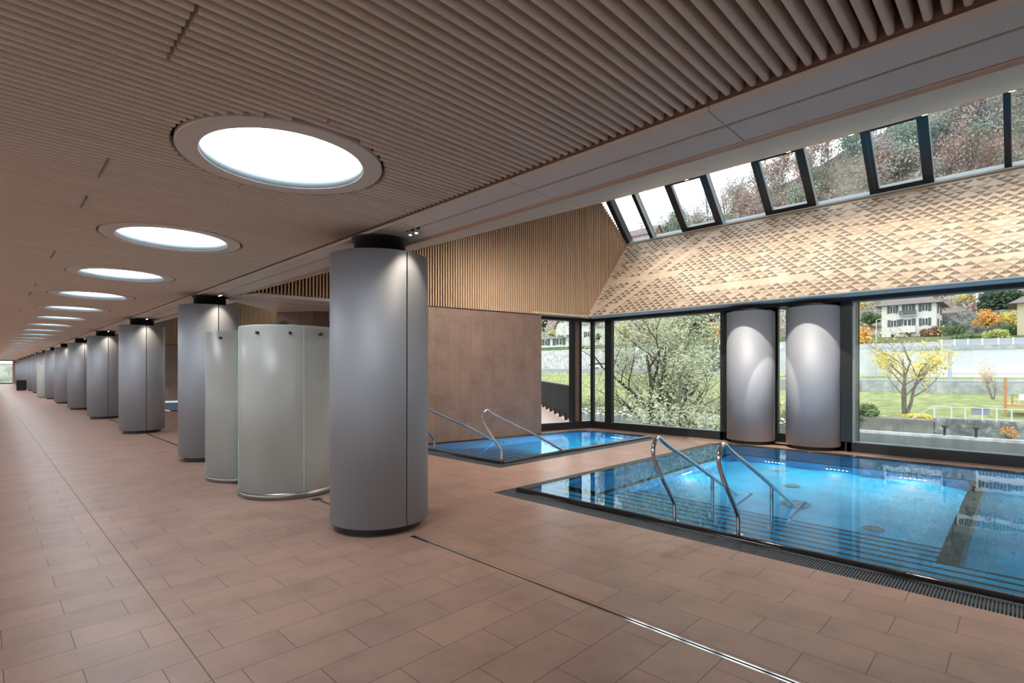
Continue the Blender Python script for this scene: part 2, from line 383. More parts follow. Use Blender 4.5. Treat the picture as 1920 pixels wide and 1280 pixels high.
# ---- round ceiling lights
def make_skylight():
    t = thing('round_ceiling_light', (SKX, SKY[0], 3.0), '', 'ceiling light', 'round ceiling lights along the gallery')
    MB().lathe(0, 0, [(.5, .06), (.5, .004), (.504, 0), (.626, 0), (.63, .004), (.63, .03), (.5, .06)], 72, smooth=False).build('ring', M['ringwhite'], t)
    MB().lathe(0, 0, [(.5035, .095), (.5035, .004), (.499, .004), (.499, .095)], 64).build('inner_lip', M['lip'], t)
    MB().lathe(0, 0, [(.505, .095), (.52, .1), (.53, .42), (.50, .43), (.54, .44), (.56, .44), (.56, .05)], 64, closed=True).build('light_well', M['white'], t)
    MB().cyl(0, 0, .525, .40, .42, 64).build('diffuser', M['skyglow'], t)
    return t
sk0 = make_skylight()
vis = [cy for cy in SKY if cy > 0 and cy < END-1]
ORD = ['nearest', 'second', 'third', 'fourth', 'fifth', 'sixth', 'seventh', 'eighth', 'ninth', 'tenth', 'eleventh', 'twelfth', 'thirteenth', 'fourteenth', 'fifteenth', 'sixteenth', 'seventeenth', 'eighteenth', 'nineteenth', 'twentieth', 'twenty-first', 'twenty-second', 'twenty-third', 'twenty-fourth', 'twenty-fifth', 'twenty-sixth', 'twenty-seventh', 'twenty-eighth', 'twenty-ninth', 'thirtieth']
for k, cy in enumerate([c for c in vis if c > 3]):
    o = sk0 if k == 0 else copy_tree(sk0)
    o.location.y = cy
    o['label'] = ('largest and nearest round white-ringed light in the slatted ceiling' if k == 0 else
                  '%s round white light from the front along the slatted gallery ceiling' % ORD[k])

# ---- columns
def half_shell(r, z0, z1, a0, a1, th=.012):
    b = MB(); b.lathe(0, 0, [(r, z0), (r, z1), (r-th, z1), (r-th, z0)], 40, a0=a0, a1=a1)
    for a in (a0, a1):
        c, s_ = math.cos(a), math.sin(a); b.quad((r*c, r*s_, z0), (r*c, r*s_, z1), ((r-th)*c, (r-th)*s_, z1), ((r-th)*c, (r-th)*s_, z0))
    return b
def make_column(facade=False):
    t = thing('round_column', (COLX, COLY[0], 0), '', 'column')
    ztop = 2.92 if facade else 2.78; e = .015
    h0 = R(-90)+R(0)
    if facade:
        half_shell(.5, .08, ztop, R(90)+e, R(270)-e).build('cladding_panel', M['alu'], t)
        half_shell(.5, .08, ztop, R(-90)+e, R(90)-e).build('cladding_panel', M['alu'], t)
    else:
        half_shell(.5, .08, ztop, h0+e, h0+math.pi-e).build('cladding_panel', M['alu'], t)
        half_shell(.5, .08, ztop, h0+math.pi+e, h0+2*math.pi-e).build('cladding_panel', M['alu'], t)
    MB().cyl(0, 0, .475, .1, ztop-.01, 48).build('core', M['black'], t)
    MB().cyl(0, 0, .42, 0, .1, 48).build('plinth', M['black'], t)
    if not facade: MB().lathe(0, 0, [(0.001, ztop-.02), (.262, ztop-.02), (.262, 2.945), (.29, 2.95), (.29, 2.968), (.001, 2.968)], 48, closed=False).build('collar', M['black'], t)
    else: MB().cyl(0, 0, .42, ztop-.02, 2.975, 40).build('collar', M['black'], t)
    return t
c0 = make_column()
for k, cy in enumerate(COLY):
    o = c0 if k == 0 else copy_tree(c0); o.location = (COLX, cy, 0); o['group'] = 'round grey columns in the gallery row'
    o['label'] = ['large round grey metal column in the foreground, black collar on top',
                  'second round grey column in the row, right behind the frosted showers'][k] if k < 2 else \
        '%s round grey metal column of the gallery row counted from the front' % ORD[k]
f0 = make_column(True)
f0.location = (12.12, 3.15, 0); f0['label'] = 'right-hand of the two grey round columns against the river window'
f1 = copy_tree(f0); f1.location = (12.10, 4.40, 0); f1['label'] = 'left-hand of the two grey round columns against the river window'
for o in (f0, f1): o['group'] = 'paired columns at the window front'

# ---- twin spots in the groove beside each column
def make_spot():
    t = thing('twin_spotlight', (2.91, COLY[0]-.62, 2.97), '', 'spotlight', 'twin spotlights in the soffit groove')
    MB().box(-.012, .012, -.09, .09, -.012, .03).build('rail', M['black'], t)
    for dy in (-.05, .05):
        b = MB(); b.cyl(0, dy, .017, -.045, .0, 16); b.build('lamp_head', M['steel'], t)
        MB().cyl(0, dy, .012, -.048, -.046, 16).build('bulb', M['spotglow'], t)
    return t
sp0 = make_spot()
for k, cy in enumerate(COLY):
    o = sp0 if k == 0 else copy_tree(sp0); o.location.y = cy-.62
    o['label'] = 'small twin spotlight in the ceiling groove by the %s column of the row' % ORD[k]
    light('column_spot', 'SPOT', (2.91, cy-.69, 2.90), 13, (1, .86, .68), aim=(2.92, cy-.44, 1.7), spot_size=R(84), spot_blend=.7, shadow_soft_size=.02)
for (X, Y) in ((f0.location.x, f0.location.y), (f1.location.x, f1.location.y)):
    light('column_spot', 'SPOT', (8.7, Y-.25, 4.85), 1100, (1, .91, .80), aim=(11.55, Y, 1.25), spot_size=R(27.5), spot_blend=.06, shadow_soft_size=.01)

# ---- showers
def make_shower():
    t = thing('shower_cubicle', (2.9, 7.08, 0), '', 'shower')
    a0, a1 = R(60), R(372)
    MB().lathe(0, 0, [(.62, .07), (.62, 2.17), (.608, 2.17), (.608, .07)], 72, a0=a0, a1=a1).build('glass_screen', M['frost'], t)
    MB().lathe(0, 0, [(.625, 0), (.625, .085), (.60, .085), (.60, 0)], 72, a0=a0, a1=a1).build('base_ring', M['basesteel'], t)
    e = MB()
    for a in (R(-97), R(172)):
        c, s_ = math.cos(a), math.sin(a); e.tube([(.622*c, .622*s_, .07), (.622*c, .622*s_, 2.17)], .0035, 6)
    e.tube([(.614*math.cos(a0+(a1-a0)*i/60), .614*math.sin(a0+(a1-a0)*i/60), 2.171) for i in range(61)], .006, 6)
    e.build('glass_edge', M['glassedge'], t)
    pts = [(.596*math.cos(R(150)+R(200)*i/40), .596*math.sin(R(150)+R(200)*i/40), 2.075) for i in range(41)]
    MB().tube(pts, .012, 10).build('support_rod', M['darksteel'], t)
    for a in (R(212), R(248), R(283), R(330)):
        c, s_ = math.cos(a), math.sin(a)
        MB().tube([(.57*c, .57*s_, 2.075), (.65*c, .65*s_, 2.075)], .018, 14).build('clamp_knob', M['black'], t)
    p = smoothpath([(-.32, -.36, .02), (-.32, -.36, 2.1), (-.2, -.25, 2.24), (-.05, -.1, 2.2)], 3)
    MB().tube(p, .035, 12).build('riser_pipe', M['darksteel'], t)
    MB().lathe(-.05, -.1, [(.0, 2.235), (.08, 2.23), (.2, 2.18), (.2, 2.165), (0, 2.165)], 36, closed=False).build('shower_head', M['steel'], t)
    return t
s0 = make_shower(); s0['label'] = 'frosted glass round shower cubicle next to the foreground column'; s0['group'] = 'frosted showers between the first two columns'
s1 = copy_tree(s0); s1.location = (2.9, 8.5, 0); s1['label'] = 'frosted glass round shower cubicle half hidden behind the nearer one'
s2 = copy_tree(s0); s2.location = (2.9, COLY[6]+2.25, 0); s2['label'] = 'pale frosted shower far down the gallery between grey columns'; s2['group'] = 'frosted showers far down the gallery'
s3 = copy_tree(s0); s3.location = (2.9, COLY[6]+3.67, 0); s3['label'] = 'frosted shower far down the gallery, hidden behind its twin'; s3['group'] = 'frosted showers far down the gallery'

# black cabinet far down
t = thing('black_cabinet', (2.15, 59.3, 0), 'small black cabinet standing far down the gallery before the columns', 'cabinet')
MB().box(-.3, .3, -.25, .25, .06, .86).build('body', M['black'], t)
MB().box(-.28, .28, -.23, .23, .0, .06).build('plinth', M['frame'], t)
MB().box(-.28, .28, -.262, -.25, .1, .82).build('door', M['frame'], t)

# ---- floor drains between the columns
def drain(y0, y1, label, cap=False):
    t = thing('slot_drain', (COLX-.005, y0, 0), label, 'floor drain', 'steel slot drains in the floor'); Ln = y1-y0
    for s_ in (-1, 1): MB().box(s_*.015-.007, s_*.015+.007, 0, Ln, -.01, .003).build('edge_strip', M['chrome'] , t)
    MB().box(-.0085, .0085, 0, Ln, -.012, .0005).build('slot', M['gutter'], t)
    if cap:
        MB().box(-.07, .07, Ln, Ln+.16, -.01, .002).build('cover_frame', M['steel'], t)
        b = MB()
        for k in range(9): b.box(-.06, .06, Ln+.01+k*.016, Ln+.018+k*.016, .002, .0028)
        b.build('cover_slots', M['gutter'], t)
drain(-2.5, 4.24, 'long steel slot drain running through the foreground floor from the front column')
drain(5.45, 6.22, 'short steel slot drain with grated cover beside the nearer shower', True)
for k in range(1, 6):
    drain(COLY[k]+.55, COLY[k+1]-.55, 'dark slot drain in the floor between the %s and %s columns' % (ORD[k], ORD[k+1]))

# ---- gallery left side (glazed) and far end
wl = MB(); Wy = [YB+2.935*k for k in range(0, 34)]
wl.box(-3.7, -3.5, YB, END, 0, .25); wl.box(-3.7, -3.5, YB, END, 2.75, 4.0)
for y in Wy: wl.box(-3.7, -3.5, y-.3, y+.3, .25, 2.75)
S(wl.build('wall_left', M['walltile']))
S(MB().quad((-3.6, YB, .25), (-3.6, END, .25), (-3.6, END, 2.75), (-3.6, YB, 2.75)).build('window_1', M['glass']))
S(MB().box(-3.7, 12.3, YB-.2, YB, 0, 7).build('wall_behind', M['walltile']))
e = MB(); e.box(-3.6, -1.8, END, END+.2, 0, 3.1); e.box(2.62, 12.3, END, END+.2, 0, 3.1); S(e.build('wall_far', M['walltile']))
e = MB(); 
for a, b_, c, d in ((-1.8, 2.55, 0, .12), (-1.8, 2.55, 2.88, 3.1), (-1.8, 2.55, 2.44, 2.5)): e.box(a, b_, END-.05, END+.1, c, d)
for x in (-1.8, .3, 2.49): e.box(x, x+.07, END-.05, END+.1, 0, 3)
e.box(2.56, 2.62, END-.1, END+.1, 0, 3, 1)
o = S(e.build('window_2', [M['frame'], M['strip']]))
MB().quad((-1.8, END+.05, .1), (2.5, END+.05, .1), (2.5, END+.05, 2.9), (-1.8, END+.05, 2.9)).build('pane', M['glass'], o)

# ---- bay roof
def bay(off, y0, full):
    # sloping timber lining
    yA = YB if off == 0 else y0
    r = MB(); r.slab([(3.2, yA, 2.97), (3.2, wy(3.2)+off+.3, 2.97), (11.91, wy(11.91)+off+.3, roofz(11.91)), (11.91, yA, roofz(11.91))], -.12)
    S(r.build('ceiling_slope', M['roofwood']))
    # slatted end wall above the tiled wall
    ang = math.atan(-.19); w_ = MB(); X = 3.24; n = 0
    ux, uy = math.cos(ang), math.sin(ang)
    bj = random.Random(5)
    while X < 12.92:
        top = roofz(X)-.004 if X < 11.91 else 6.22-(X-11.91)*1.0
        bot = 3.03 if X < 11.44 else 3.1+(X-11.42)*1.42
        if top-bot > .02:
            y = wy(X)+off
            hw = .0118; dp = .075
            # rounded front nose, deep flat sides
            pr = [(-hw, dp), (-hw, .006), (-.008, 0), (.008, 0), (hw, .006), (hw, dp)]
            pp = [(X+u*ux-v*uy, y+u*uy+v*ux) for u, v in pr]
            if X < 11.44: w_.prism(pp, bot, top)
            else: w_.prism(pp, bot, top)
        X += .0620
    # backing board
    w_.slab([(3.2, wy(3.2)+off+.078, 3.03), (11.42, wy(11.42)+off+.078, 3.03), (12.9, wy(12.9)+off+.078, 5.2), (11.91, wy(11.91)+off+.078, 6.2), (3.2, wy(3.2)+off+.078, 2.96)][::-1] if 0 else
            [(3.2, wy(3.2)+off+.078, 2.96), (11.91, wy(11.91)+off+.078, 6.25), (12.95, wy(12.95)+off+.078, 5.2), (11.42, wy(11.42)+off+.078, 3.03), (3.3, wy(3.3)+off+.078, 3.03)][::-1], -.1, 1)
    o = S(w_.build('wall_slatted', [M['slatv'], M['backing_w']]))
    # tiled wall below
    x0, x1 = 5.6, 9.83; Ln = (x1-x0)/ux
    b_ = MB(); b_.box(0, Ln, 0, .9, 0, 3.0)
    o = S(b_.build('wall_tiled', M['walltile_local'], loc=(x0, wy(x0)+off+.005, 0), rotz=ang))
    S(MB().box(0, Ln-.01, .03, .9, 3.0, 3.03).build('trim_3', M['black'], loc=(x0, wy(x0)+off+.005, 0), rotz=ang))
M['walltile_local'] = tile_mat('brown_wall_tiles_bay', (.20, .122, .09), (.17, .108, .082), (R(90), 0, 0), (0, 0, 0), mortar=(.07, .04, .03), rough=.6)
# vertical running bond: swap the axes in the brick lookup
mm = M['walltile_local']; nt = mm.node_tree
for nd in list(nt.nodes):
    if nd.type == 'MAPPING':
        tc = [q for q in nt.nodes if q.type == 'TEX_COORD'][0]
        sep = N(mm, 'ShaderNodeSeparateXYZ'); cmb = N(mm, 'ShaderNodeCombineXYZ'); ad = N(mm, 'ShaderNodeMath', operation='ADD')
        L(mm, tc.outputs['Object'], sep.inputs[0]); L(mm, sep.outputs['X'], ad.inputs[0]); L(mm, sep.outputs['Y'], ad.inputs[1])
        L(mm, sep.outputs['Z'], cmb.inputs['X']); L(mm, ad.outputs[0], cmb.inputs['Y']); L(mm, cmb.outputs[0], nd.inputs['Vector'])
        nd.inputs['Rotation'].default_value = (0, 0, 0); nd.inputs['Location'].default_value = (.16, .12, 0)
bay(0, 0, True)
bay(B2, 14.0, False)

# ---- triangle-patterned cladding wall
def pattern():
    b = MB(); yA, yB = YB, 8.30; p0 = Vector((11.42, 0, 3.09)); p1 = Vector((12.90, 0, 5.22))
    up = (p1-p0); Ln = up.length; up.normalize(); nrm = Vector((-up.z, 0, up.x))
    def pt(y, v, h=0): q = p0+up*v+nrm*h; return (q.x, y, q.z)
    def yend(v): return wy((p0+up*v).x)+.01
    b.quad(pt(yA, 0), pt(yA, Ln), pt(yend(Ln), Ln), pt(yend(0), 0), mi=0)
    b.quad(pt(yA, 0, -.06), pt(yA, Ln, -.06), pt(yend(Ln), Ln, -.06), pt(yend(0), 0, -.06), mi=0)
    c = .0895; rows = int(Ln/c); cols = int((8.45-yA)/c); pr = random.Random(11)
    lines = []
    for k in range(26):
        lines.append((pr.choice([1, -1, 1, -1, 1, -1, 2, 0]), pr.uniform(-30, cols+30), pr.uniform(.9, 1.9), pr.uniform(0, rows)))
    for j in range(rows):
        for i in range(-1, cols):
            if (i+j) % 2: continue
            band = False; reg = 0
            for q, (sl, off, wd, vv) in enumerate(lines):
                if sl == 0: d = (j-vv-(i-off)*.0); ok = abs(i-off) < 14; 
                elif sl == 2: d = (i-off)*.9; ok = abs(j-vv) < 9
                else: d = (i-off-sl*(j-rows/2)*1.0); ok = True
                if ok and abs(d) < wd*.55: band = True
                if d > 0 and q % 5 == 0: reg += 1
            if band: continue
            h = pr.random(); f = .5+.5*math.sin(i*.11+j*.05)*math.cos(j*.21-i*.03)
            if h < .56+.2*f: mi = 2
            elif h < .93: mi = 1
            else: continue
            y = 8.45-(i+1)*c; v0 = j*c
            if y+c > yend(v0+c) or y+c > yend(v0)+.02 or y-c < yA: continue
            g_ = .0025; down = reg % 2
            for s_ in (-1, 1):
                if down: tri = [pt(y+s_*g_, v0+.003, .003), pt(y+s_*g_, v0+c-.003, .003), pt(y+s_*(c-.004), v0+c-.003, .003)]
                else: tri = [pt(y+s_*g_, v0+.003, .003), pt(y+s_*(c-.004), v0+.003, .003), pt(y+s_*g_, v0+c-.003, .003)]
                if s_*(1 if down else -1) > 0: tri = tri[::-1]
                b.add(tri, [(0, 1, 2)], mi)
    b.box(12.86, 12.97, yA, 8.05, 5.215, 5.25, 3)
    S(b.build('wall_patterned', [M['ply'], M['ply_mid'], M['ply_dark'], M['soffitmetal']]))
pattern()
# bay 2 plain equivalent
S(MB().slab([(11.42, 14, 3.09), (11.42, wy(11.42)+B2, 3.09), (12.9, wy(12.9)+B2, 5.22), (12.9, 14, 5.22)], .06).build('wall_patterned', M['ply']))

# ---- roof glazing
A0, A1 = Vector((11.91, 0, 6.22)), Vector((12.90, 0, 5.23)); dn = (A1-A0).normalized(); nr = Vector((dn.z, 0, -dn.x))*-1
def rp(y, s, h=0): q = A0+dn*s+Vector((.707, 0, .707))*h; return (q.x, y, q.z)
RL = (A1-A0).length
def mull(b, y0, y1, s0=0, s1=RL, d=.16, mi=0):
    vs = [rp(y, s, h) for h in (-.02, d) for s in (s0, s1) for y in (y0, y1)]
    b.add(vs, [(0, 2, 3, 1), (4, 5, 7, 6), (0, 1, 5, 4), (2, 6, 7, 3), (0, 4, 6, 2), (1, 3, 7, 5)], mi)
edges = [8.06, 7.30, 6.36, 5.39, 4.28, 3.32, 2.24, 1.30, .22, -.8, -1.85, -2.9, -3.9, -4.95, -6, YB]
n_ = 3
rw = MB(); mull(rw, 8.0, 8.14, d=.2); mull(rw, YB, 8.1, RL-.035, RL+.03, .14, 1); mull(rw, YB, 8.1, -.1, -.01, .14)
o = S(rw.build('window_3', [M['frame'], M['frame_grey']]))
for k in range(len(edges)-1):
    y1, y0 = edges[k], edges[k+1]
    b = MB(); mull(b, y0-.045, y0+.045, d=.18); mull(b, y0-.055, y0-.048, d=.12, mi=1); b.build('mullion', [M['frame'], M['frame_grey']], o)
    if k in (2, 4, 6, 9, 11):     # opening sashes
        b = MB(); mull(b, y0+.045, y0+.115, d=.1); mull(b, y1-.115, y1-.045, d=.1); mull(b, y0+.045, y1-.045, RL-.13, RL-.03, .1); mull(b, y0+.045, y1-.045, -.05, .03, .1)
        mull(b, y0+.115, y1-.115, RL-.142, RL-.13, .08, 1); mull(b, y1-.127, y1-.115, 0, RL-.13, .08, 1)
        b.build('opening_sash', [M['frame'], M['frame_grey']], o)
    MB().quad(rp(y0, 0, .06), rp(y1, 0, .06), rp(y1, RL, .06), rp(y0, RL, .06)).build('pane', M['glass'], o)

# ---- river facade
SX = 12.06
fr = MB()
fr.box(SX, SX+.22, YB, 2.56, 0, .19); fr.box(SX, SX+.22, 4.98, 8.74, 0, .19)
fr.box(SX-.08, SX+.22, YB, 8.74, 2.985, 3.10)
fr.box(SX+.02, SX+.20, 2.45, 2.64, .19, 2.985); fr.box(SX+.02, SX+.20, 4.95, 5.07, .19, 2.985)
fr.box(SX+.02, SX+.16, 8.09, 8.30, .19, 2.985, 0); fr.box(SX+.02, SX+.12, 8.70, 8.79, .19, 2.985)
# niche behind the paired columns
NX = 12.68
for a, b_ in ((2.45, 3.80), (4.0, 5.07)): fr.box(NX, NX+.08, a, b_, 0, 3.1)
fr.box(NX, NX+.08, 3.80, 4.0, 0, .19); fr.box(NX-.04, NX+.08, 3.995, 4.06, 0, 3.1)
fr.box(SX, NX+.08, 2.45, 2.53, 0, 3.1); fr.box(SX, NX+.08, 4.99, 5.07, 0, 3.1); fr.box(SX, NX+.08, 2.45, 5.07, 3.0, 3.1)
fr.box(SX, SX+.2, -4.2, -4.0, .19, 2.985)
# bright glazing beads
fr.box(SX+.03, SX+.2, YB, 2.45, .19, .2, 1); fr.box(SX+.03, SX+.2, 5.07, 8.09, .19, .2, 1); fr.box(SX+.05, SX+.2, 2.425, 2.45, .2, 2.98, 1)
fr.box(SX+.03, SX+.2, YB, 2.45, 2.975, 2.985, 1); fr.box(SX+.03, SX+.2, 5.07, 8.09, 2.975, 2.985, 1)
o = S(fr.build('window_4', [M['frame'], M['frame_grey']]))
for a, b_ in ((YB, 2.46), (5.06, 8.1), (8.3, 8.71)): MB().quad((SX+.12, a, .19), (SX+.12, b_, .19), (SX+.12, b_, 2.985), (SX+.12, a, 2.985)).build('pane', M['glass'], o)
MB().quad((NX+.04, 3.80, .19), (NX+.04, 4.0, .19), (NX+.04, 4.0, 3.0), (NX+.04, 3.80, 3.0)).build('pane', M['glass'], o)
S(MB().box(SX, NX, 2.5, 5.05, -.02, 0.0).build('floor_niche', M['floor_b']))
# side glazing
def gseg(b, xa, xb, off0, off1, z0, z1, mi=0):
    n = Vector((.2525, .9676, 0)); a = Vector((xa, gy(xa), 0)); c = Vector((xb, gy(xb), 0))
    b.prism([tuple((a+n*off0)[:2]), tuple((c+n*off0)[:2]), tuple((c+n*off1)[:2]), tuple((a+n*off1)[:2])], z0, z1, mi)
gs = MB(); gseg(gs, 9.6, 12.15, 0, .2, 0, .19); gseg(gs, 9.6, 12.15, -.05, .2, 2.985, 3.1); gseg(gs, 9.6, 12.1, .03, .2, .19, .2, 1)
gseg(gs, 11.42, 11.50, .0, .18, .19, 2.985); gseg(gs, 11.66, 11.72, .0, .18, .19, 2.985); gseg(gs, 11.50, 11.66, .03, .16, .19, 2.985, 2)
o = S(gs.build('window_5', [M['frame'], M['frame_grey'], mat('bronze_panel', (.11, .075, .055), .5)]))
a, c = Vector((9.6, gy(9.6)+.1, 0)), Vector((12.1, gy(12.1)+.1, 0))
MB().quad((a.x, a.y, .19), (c.x, c.y, .19), (c.x, c.y, 2.985), (a.x, a.y, 2.985)).build('pane', M['glass'], o)
# metal soffit above the glazing
sm = MB(); sm.slab([(11.36, YB, 3.085), (11.36, wy(11.36)+.02, 3.085), (SX-.04, 8.76, 3.085), (SX-.04, YB, 3.085)], .02)
sm.slab([(9.6, wy(9.6)+.02, 3.085), (9.6, gy(9.6)+.1, 3.085), (12.12, gy(12.12), 3.085), (11.40, wy(11.40), 3.085)], .02)
S(sm.build('trim_4', M['soffitmetal']))
S(MB().box(11.90, 11.93, YB, 2.42, 0, .0015).build('trim_5', M['gutter']))
# bay two facade and its wall beyond
e = MB()
for y in [14+2.4*k for k in range(8)]: e.box(12.1, 12.25, y, y+.12, 0, 3.1)
e.box(12.1, 12.3, 14, B2+8.74, 0, .19); e.box(12.0, 12.3, 14, B2+8.74, 2.98, 3.1)
S(e.build('window_6', M['frame']))

# ---- low ceiling and service block between the two bays
lc = MB(); poly = [(3.2, wy(3.2)+.1), (9.9, wy(9.9)+.1), (9.9, 17.0), (6.1, 13.75), (4.75, 12.40), (3.2, 10.86)]
lc.prism(poly, 2.97, 3.05)
for k, (a, b_) in enumerate([((3.2, 10.2), (9.8, 9.6)), ((3.5, 10.5), (9.8, 11.2)), ((4.2, 10.4), (6.6, 13.2))]):
    d = (Vector(b_)-Vector(a)).normalized()*.004; n = Vector((-d.y, d.x))
    lc.prism([tuple(Vector(a)-n), tuple(Vector(b_)-n), tuple(Vector(b_)+n), tuple(Vector(a)+n)], 2.9685, 2.9705, 1)
S(lc.build('ceiling_low', [M['panel'], M['brown']]))
S(MB().slab([(3.2, 10.92, 3.03), (6.1, 13.8, 3.03), (6.1, 13.8, 4.0), (3.2, 10.92, 3.04)], .06).build('wall_upper', M['backing_w']))
blk = MB(); blk.prism([(5.26, 11.57), (5.55, 11.42), (5.62, 11.6), (5.62, 13.1), (5.2, 13.0), (4.78, 12.40)], 0, 2.97); S(blk.build('wall_service', M['walltile']))
blk = MB(); blk.prism([(6.6, 10.3), (9.8, 9.6), (9.8, 16.6), (6.6, 13.9)], 0, 2.97); S(blk.build('wall_service_rear', M['walltile']))
e = MB(); e.box(6.52, 6.58, 11.4, 12.2, 0, 2.1); S(e.build('door_1', M['palewall']))

# ------------------------------------------------------------------ pools
WZ = .035
def grating(x0, x1, y0, y1, along, parent):
    """bars across the channel; long axis 'Y' or 'X'"""
    b = MB(); p = .0205
    if along == 'Y':
        n = int((y1-y0)/p)
        for k in range(n): b.box(x0, x1, y0+k*p, y0+k*p+.0115, -.018, 0)
        for k in range(1, 8): x = x0+(x1-x0)*k/8; b.box(x-.002, x+.002, y0, y1, -.003, .0006, 1)
    else:
        n = int((x1-x0)/p)
        for k in range(n): b.box(x0+k*p, x0+k*p+.0115, y0, y1, -.018, 0)
        for k in range(1, 8): y = y0+(y1-y0)*k/8; b.box(x0, x1, y-.002, y+.002, -.003, .0006, 1)
    b.build('overflow_grating', [M['grate'], M['gutter']], parent)
    g_ = MB(); g_.box(x0, x1, y0, y1, -.12, -.1); g_.build('gutter', M['gutter'], parent)
def coping_run(pa, pb_, inward, parent, joints=True):
    """low rounded black kerb from pa to pb_, 'inward' points to the water"""
    pa, pb_ = Vector(pa), Vector(pb_); inn = Vector(inward).normalized(); d = (pb_-pa); Ln = d.length; d.normalize()
    pr = [(-.09, -.1), (-.09, .01), (-.08, .034), (-.055, .05), (-.025, .05), (-.004, .042), (.004, .026), (.004, -.1)]
    b = MB(); step = .30; n = max(1, round(Ln/step)); step = Ln/n
    for k in range(n):
        a = pa+d*(k*step+.0015); c = pa+d*((k+1)*step-.0015)
        vs = [(q.x+inn.x*u, q.y+inn.y*u, v) for q in (a, c) for u, v in pr]; m_ = len(pr)
        b.add(vs, [(j, j+1, m_+j+1, m_+j) for j in range(m_-1)], 0, True); b.add(vs, [tuple(range(m_))[::-1], tuple(range(m_, 2*m_))], 0)
    b.build('coping', M['coping'], parent)
def steps(b, x0, y0, y1f, y1g, n, inset):
    pass
def uw_lamp(parent, loc, dirx, diry, label=None, power=480):
    """row of six underwater LEDs on a pool wall"""
    x, y, z = loc; d = Vector((dirx, diry, 0)).normalized(); al = Vector((-d.y, d.x, 0))
    b = MB(); c = Vector(loc)
    b.beam(c-al*.19+d*.008, c+al*.19+d*.008, .03, .05); o = b.build('underwater_lamp', M['steel'], parent)
    g_ = MB()
    for k in range(6):
        q = c+al*(-.15+.06*k)+d*.03; g_.add([q+Vector(v)*.013 for v in ((1, 0, 0), (-1, 0, 0), (0, 1, 0), (0, -1, 0), (0, 0, 1), (0, 0, -1))],
              [(0, 2, 4), (2, 1, 4), (1, 3, 4), (3, 0, 4), (2, 0, 5), (1, 2, 5), (3, 1, 5), (0, 3, 5)], 0)
    g_.build('led_row', M['lampglow'], o)
    light('underwater_light', 'SPOT', c+d*.08, power, (1, .93, .78), aim=c+d*.6+Vector((0, 0, -.5)), spot_size=R(150), spot_blend=1, shadow_soft_size=.06)

# --- large pool
bp = thing('swimming_pool', (8.1, 0, 0), 'large blue-tiled indoor pool with dark-edged steps and two handrails', 'pool')
def under(o): o.location = -Vector(bp.location); return o
px0, px1, py1 = 5.05, 11.21, 4.735; pyA = -6.2; FZ = -1.05
b = MB()
b.quad((px0, pyA, FZ), (px1, pyA, FZ), (px1, py1, FZ), (px0, py1, FZ))
bas = under(b.build('basin_floor', M['pooltile'], bp))
b = MB()
b.quad((px0, pyA, FZ), (px0, py1, FZ), (px0, py1, WZ), (px0, pyA, WZ)); b.quad((px0, py1, FZ), (px1, py1, FZ), (px1, py1, WZ-.06), (px0, py1, WZ-.06))
b.quad((px1, pyA, FZ), (px1, py1, FZ), (px1, py1, WZ-.06), (px1, pyA, WZ-.06)); b.quad((px0, pyA, FZ), (px1, pyA, FZ), (px1, pyA, WZ), (px0, pyA, WZ))
b.quad((px0, py1-.001, WZ-.12), (px1, py1-.001, WZ-.12), (px1, py1-.001, WZ), (px0, py1-.001, WZ), mi=1); b.quad((px1-.001, pyA, WZ-.12), (px1-.001, py1, WZ-.12), (px1-.001, py1, WZ), (px1-.001, pyA, WZ), mi=1)
under(b.build('basin_wall', [M['poolside'], M['nosing']], bp))
# benches
b = MB(); b.box(10.45, px1, .55, py1, FZ, -.45); b.box(10.42, 10.50, .55, 4.15, -.47, -.447, 1)
b.box(px0, 10.45, 4.15, py1, FZ, -.45); b.box(px0, 10.45, 4.12, 4.21, -.47, -.447, 1)
under(b.build('bench', [M['poolside'], M['nosing']], bp))
b = MB(); b.box(6.0, 10.45, .42, .57, FZ, -.445); under(b.build('divider_wall', M['nosing'], bp))
nos = [5.38, 5.69, 6.0, 6.31, 6.62, 6.93]
for k, X in enumerate(nos):
    z = -.15*(k+1); ya = pyA if k < 3 else .57
    b = MB(); b.box(nos[k-1] if k else px0, X, ya, 4.15 if z < -.46 else py1, FZ, z); b.box(X-.045, X+.004, ya, 4.15 if z < -.46 else py1, z-.03, z+.002, 1)
    under(b.build('step', [M['pooltile'], M['nosing']], bp))
b = MB(); b.quad((px0, pyA, WZ), (px1, pyA, WZ), (px1, py1, WZ), (px0, py1, WZ)); under(b.build('water', M['water'], bp))
t_ = thing
coping_run((px0, pyA, 0), (px0, py1+.09, 0), (1, 0, 0), bp); 
coping_run((px1, pyA, 0), (px1, py1, 0), (-1, 0, 0), bp)
grating(4.715, 4.962, pyA, 4.985, 'Y', bp); grating(4.98, 11.38, 4.74, 4.985, 'X', bp); grating(11.30, 11.395, pyA, 4.985, 'Y', bp)
for (X, Y) in ((7.85, 2.25), (7.35, 1.27), (9.95, 3.1), (8.9, 2.6)):
    b = MB(); b.cyl(X, Y, .11 if (X, Y) != (7.85, 2.25) else .19, FZ, FZ+.012, 24, 0)
    under(b.build('floor_outlet', M['outlet'], bp))
for k, Y in enumerate((3.35, 2.33, 1.28)): uw_lamp(bp, (10.42, Y, -.80), -1, 0)
for Y in (-.8, -1.9, -3.0, -4.1): uw_lamp(bp, (px1-.02, Y, -.80), -1, 0)
uw_lamp(bp, (8.4, 4.13, -.80), 0, -1, power=220)
for ch in [q for q in bpy.data.objects if q.parent == bp and q.location.length < 1e-6]: under(ch)

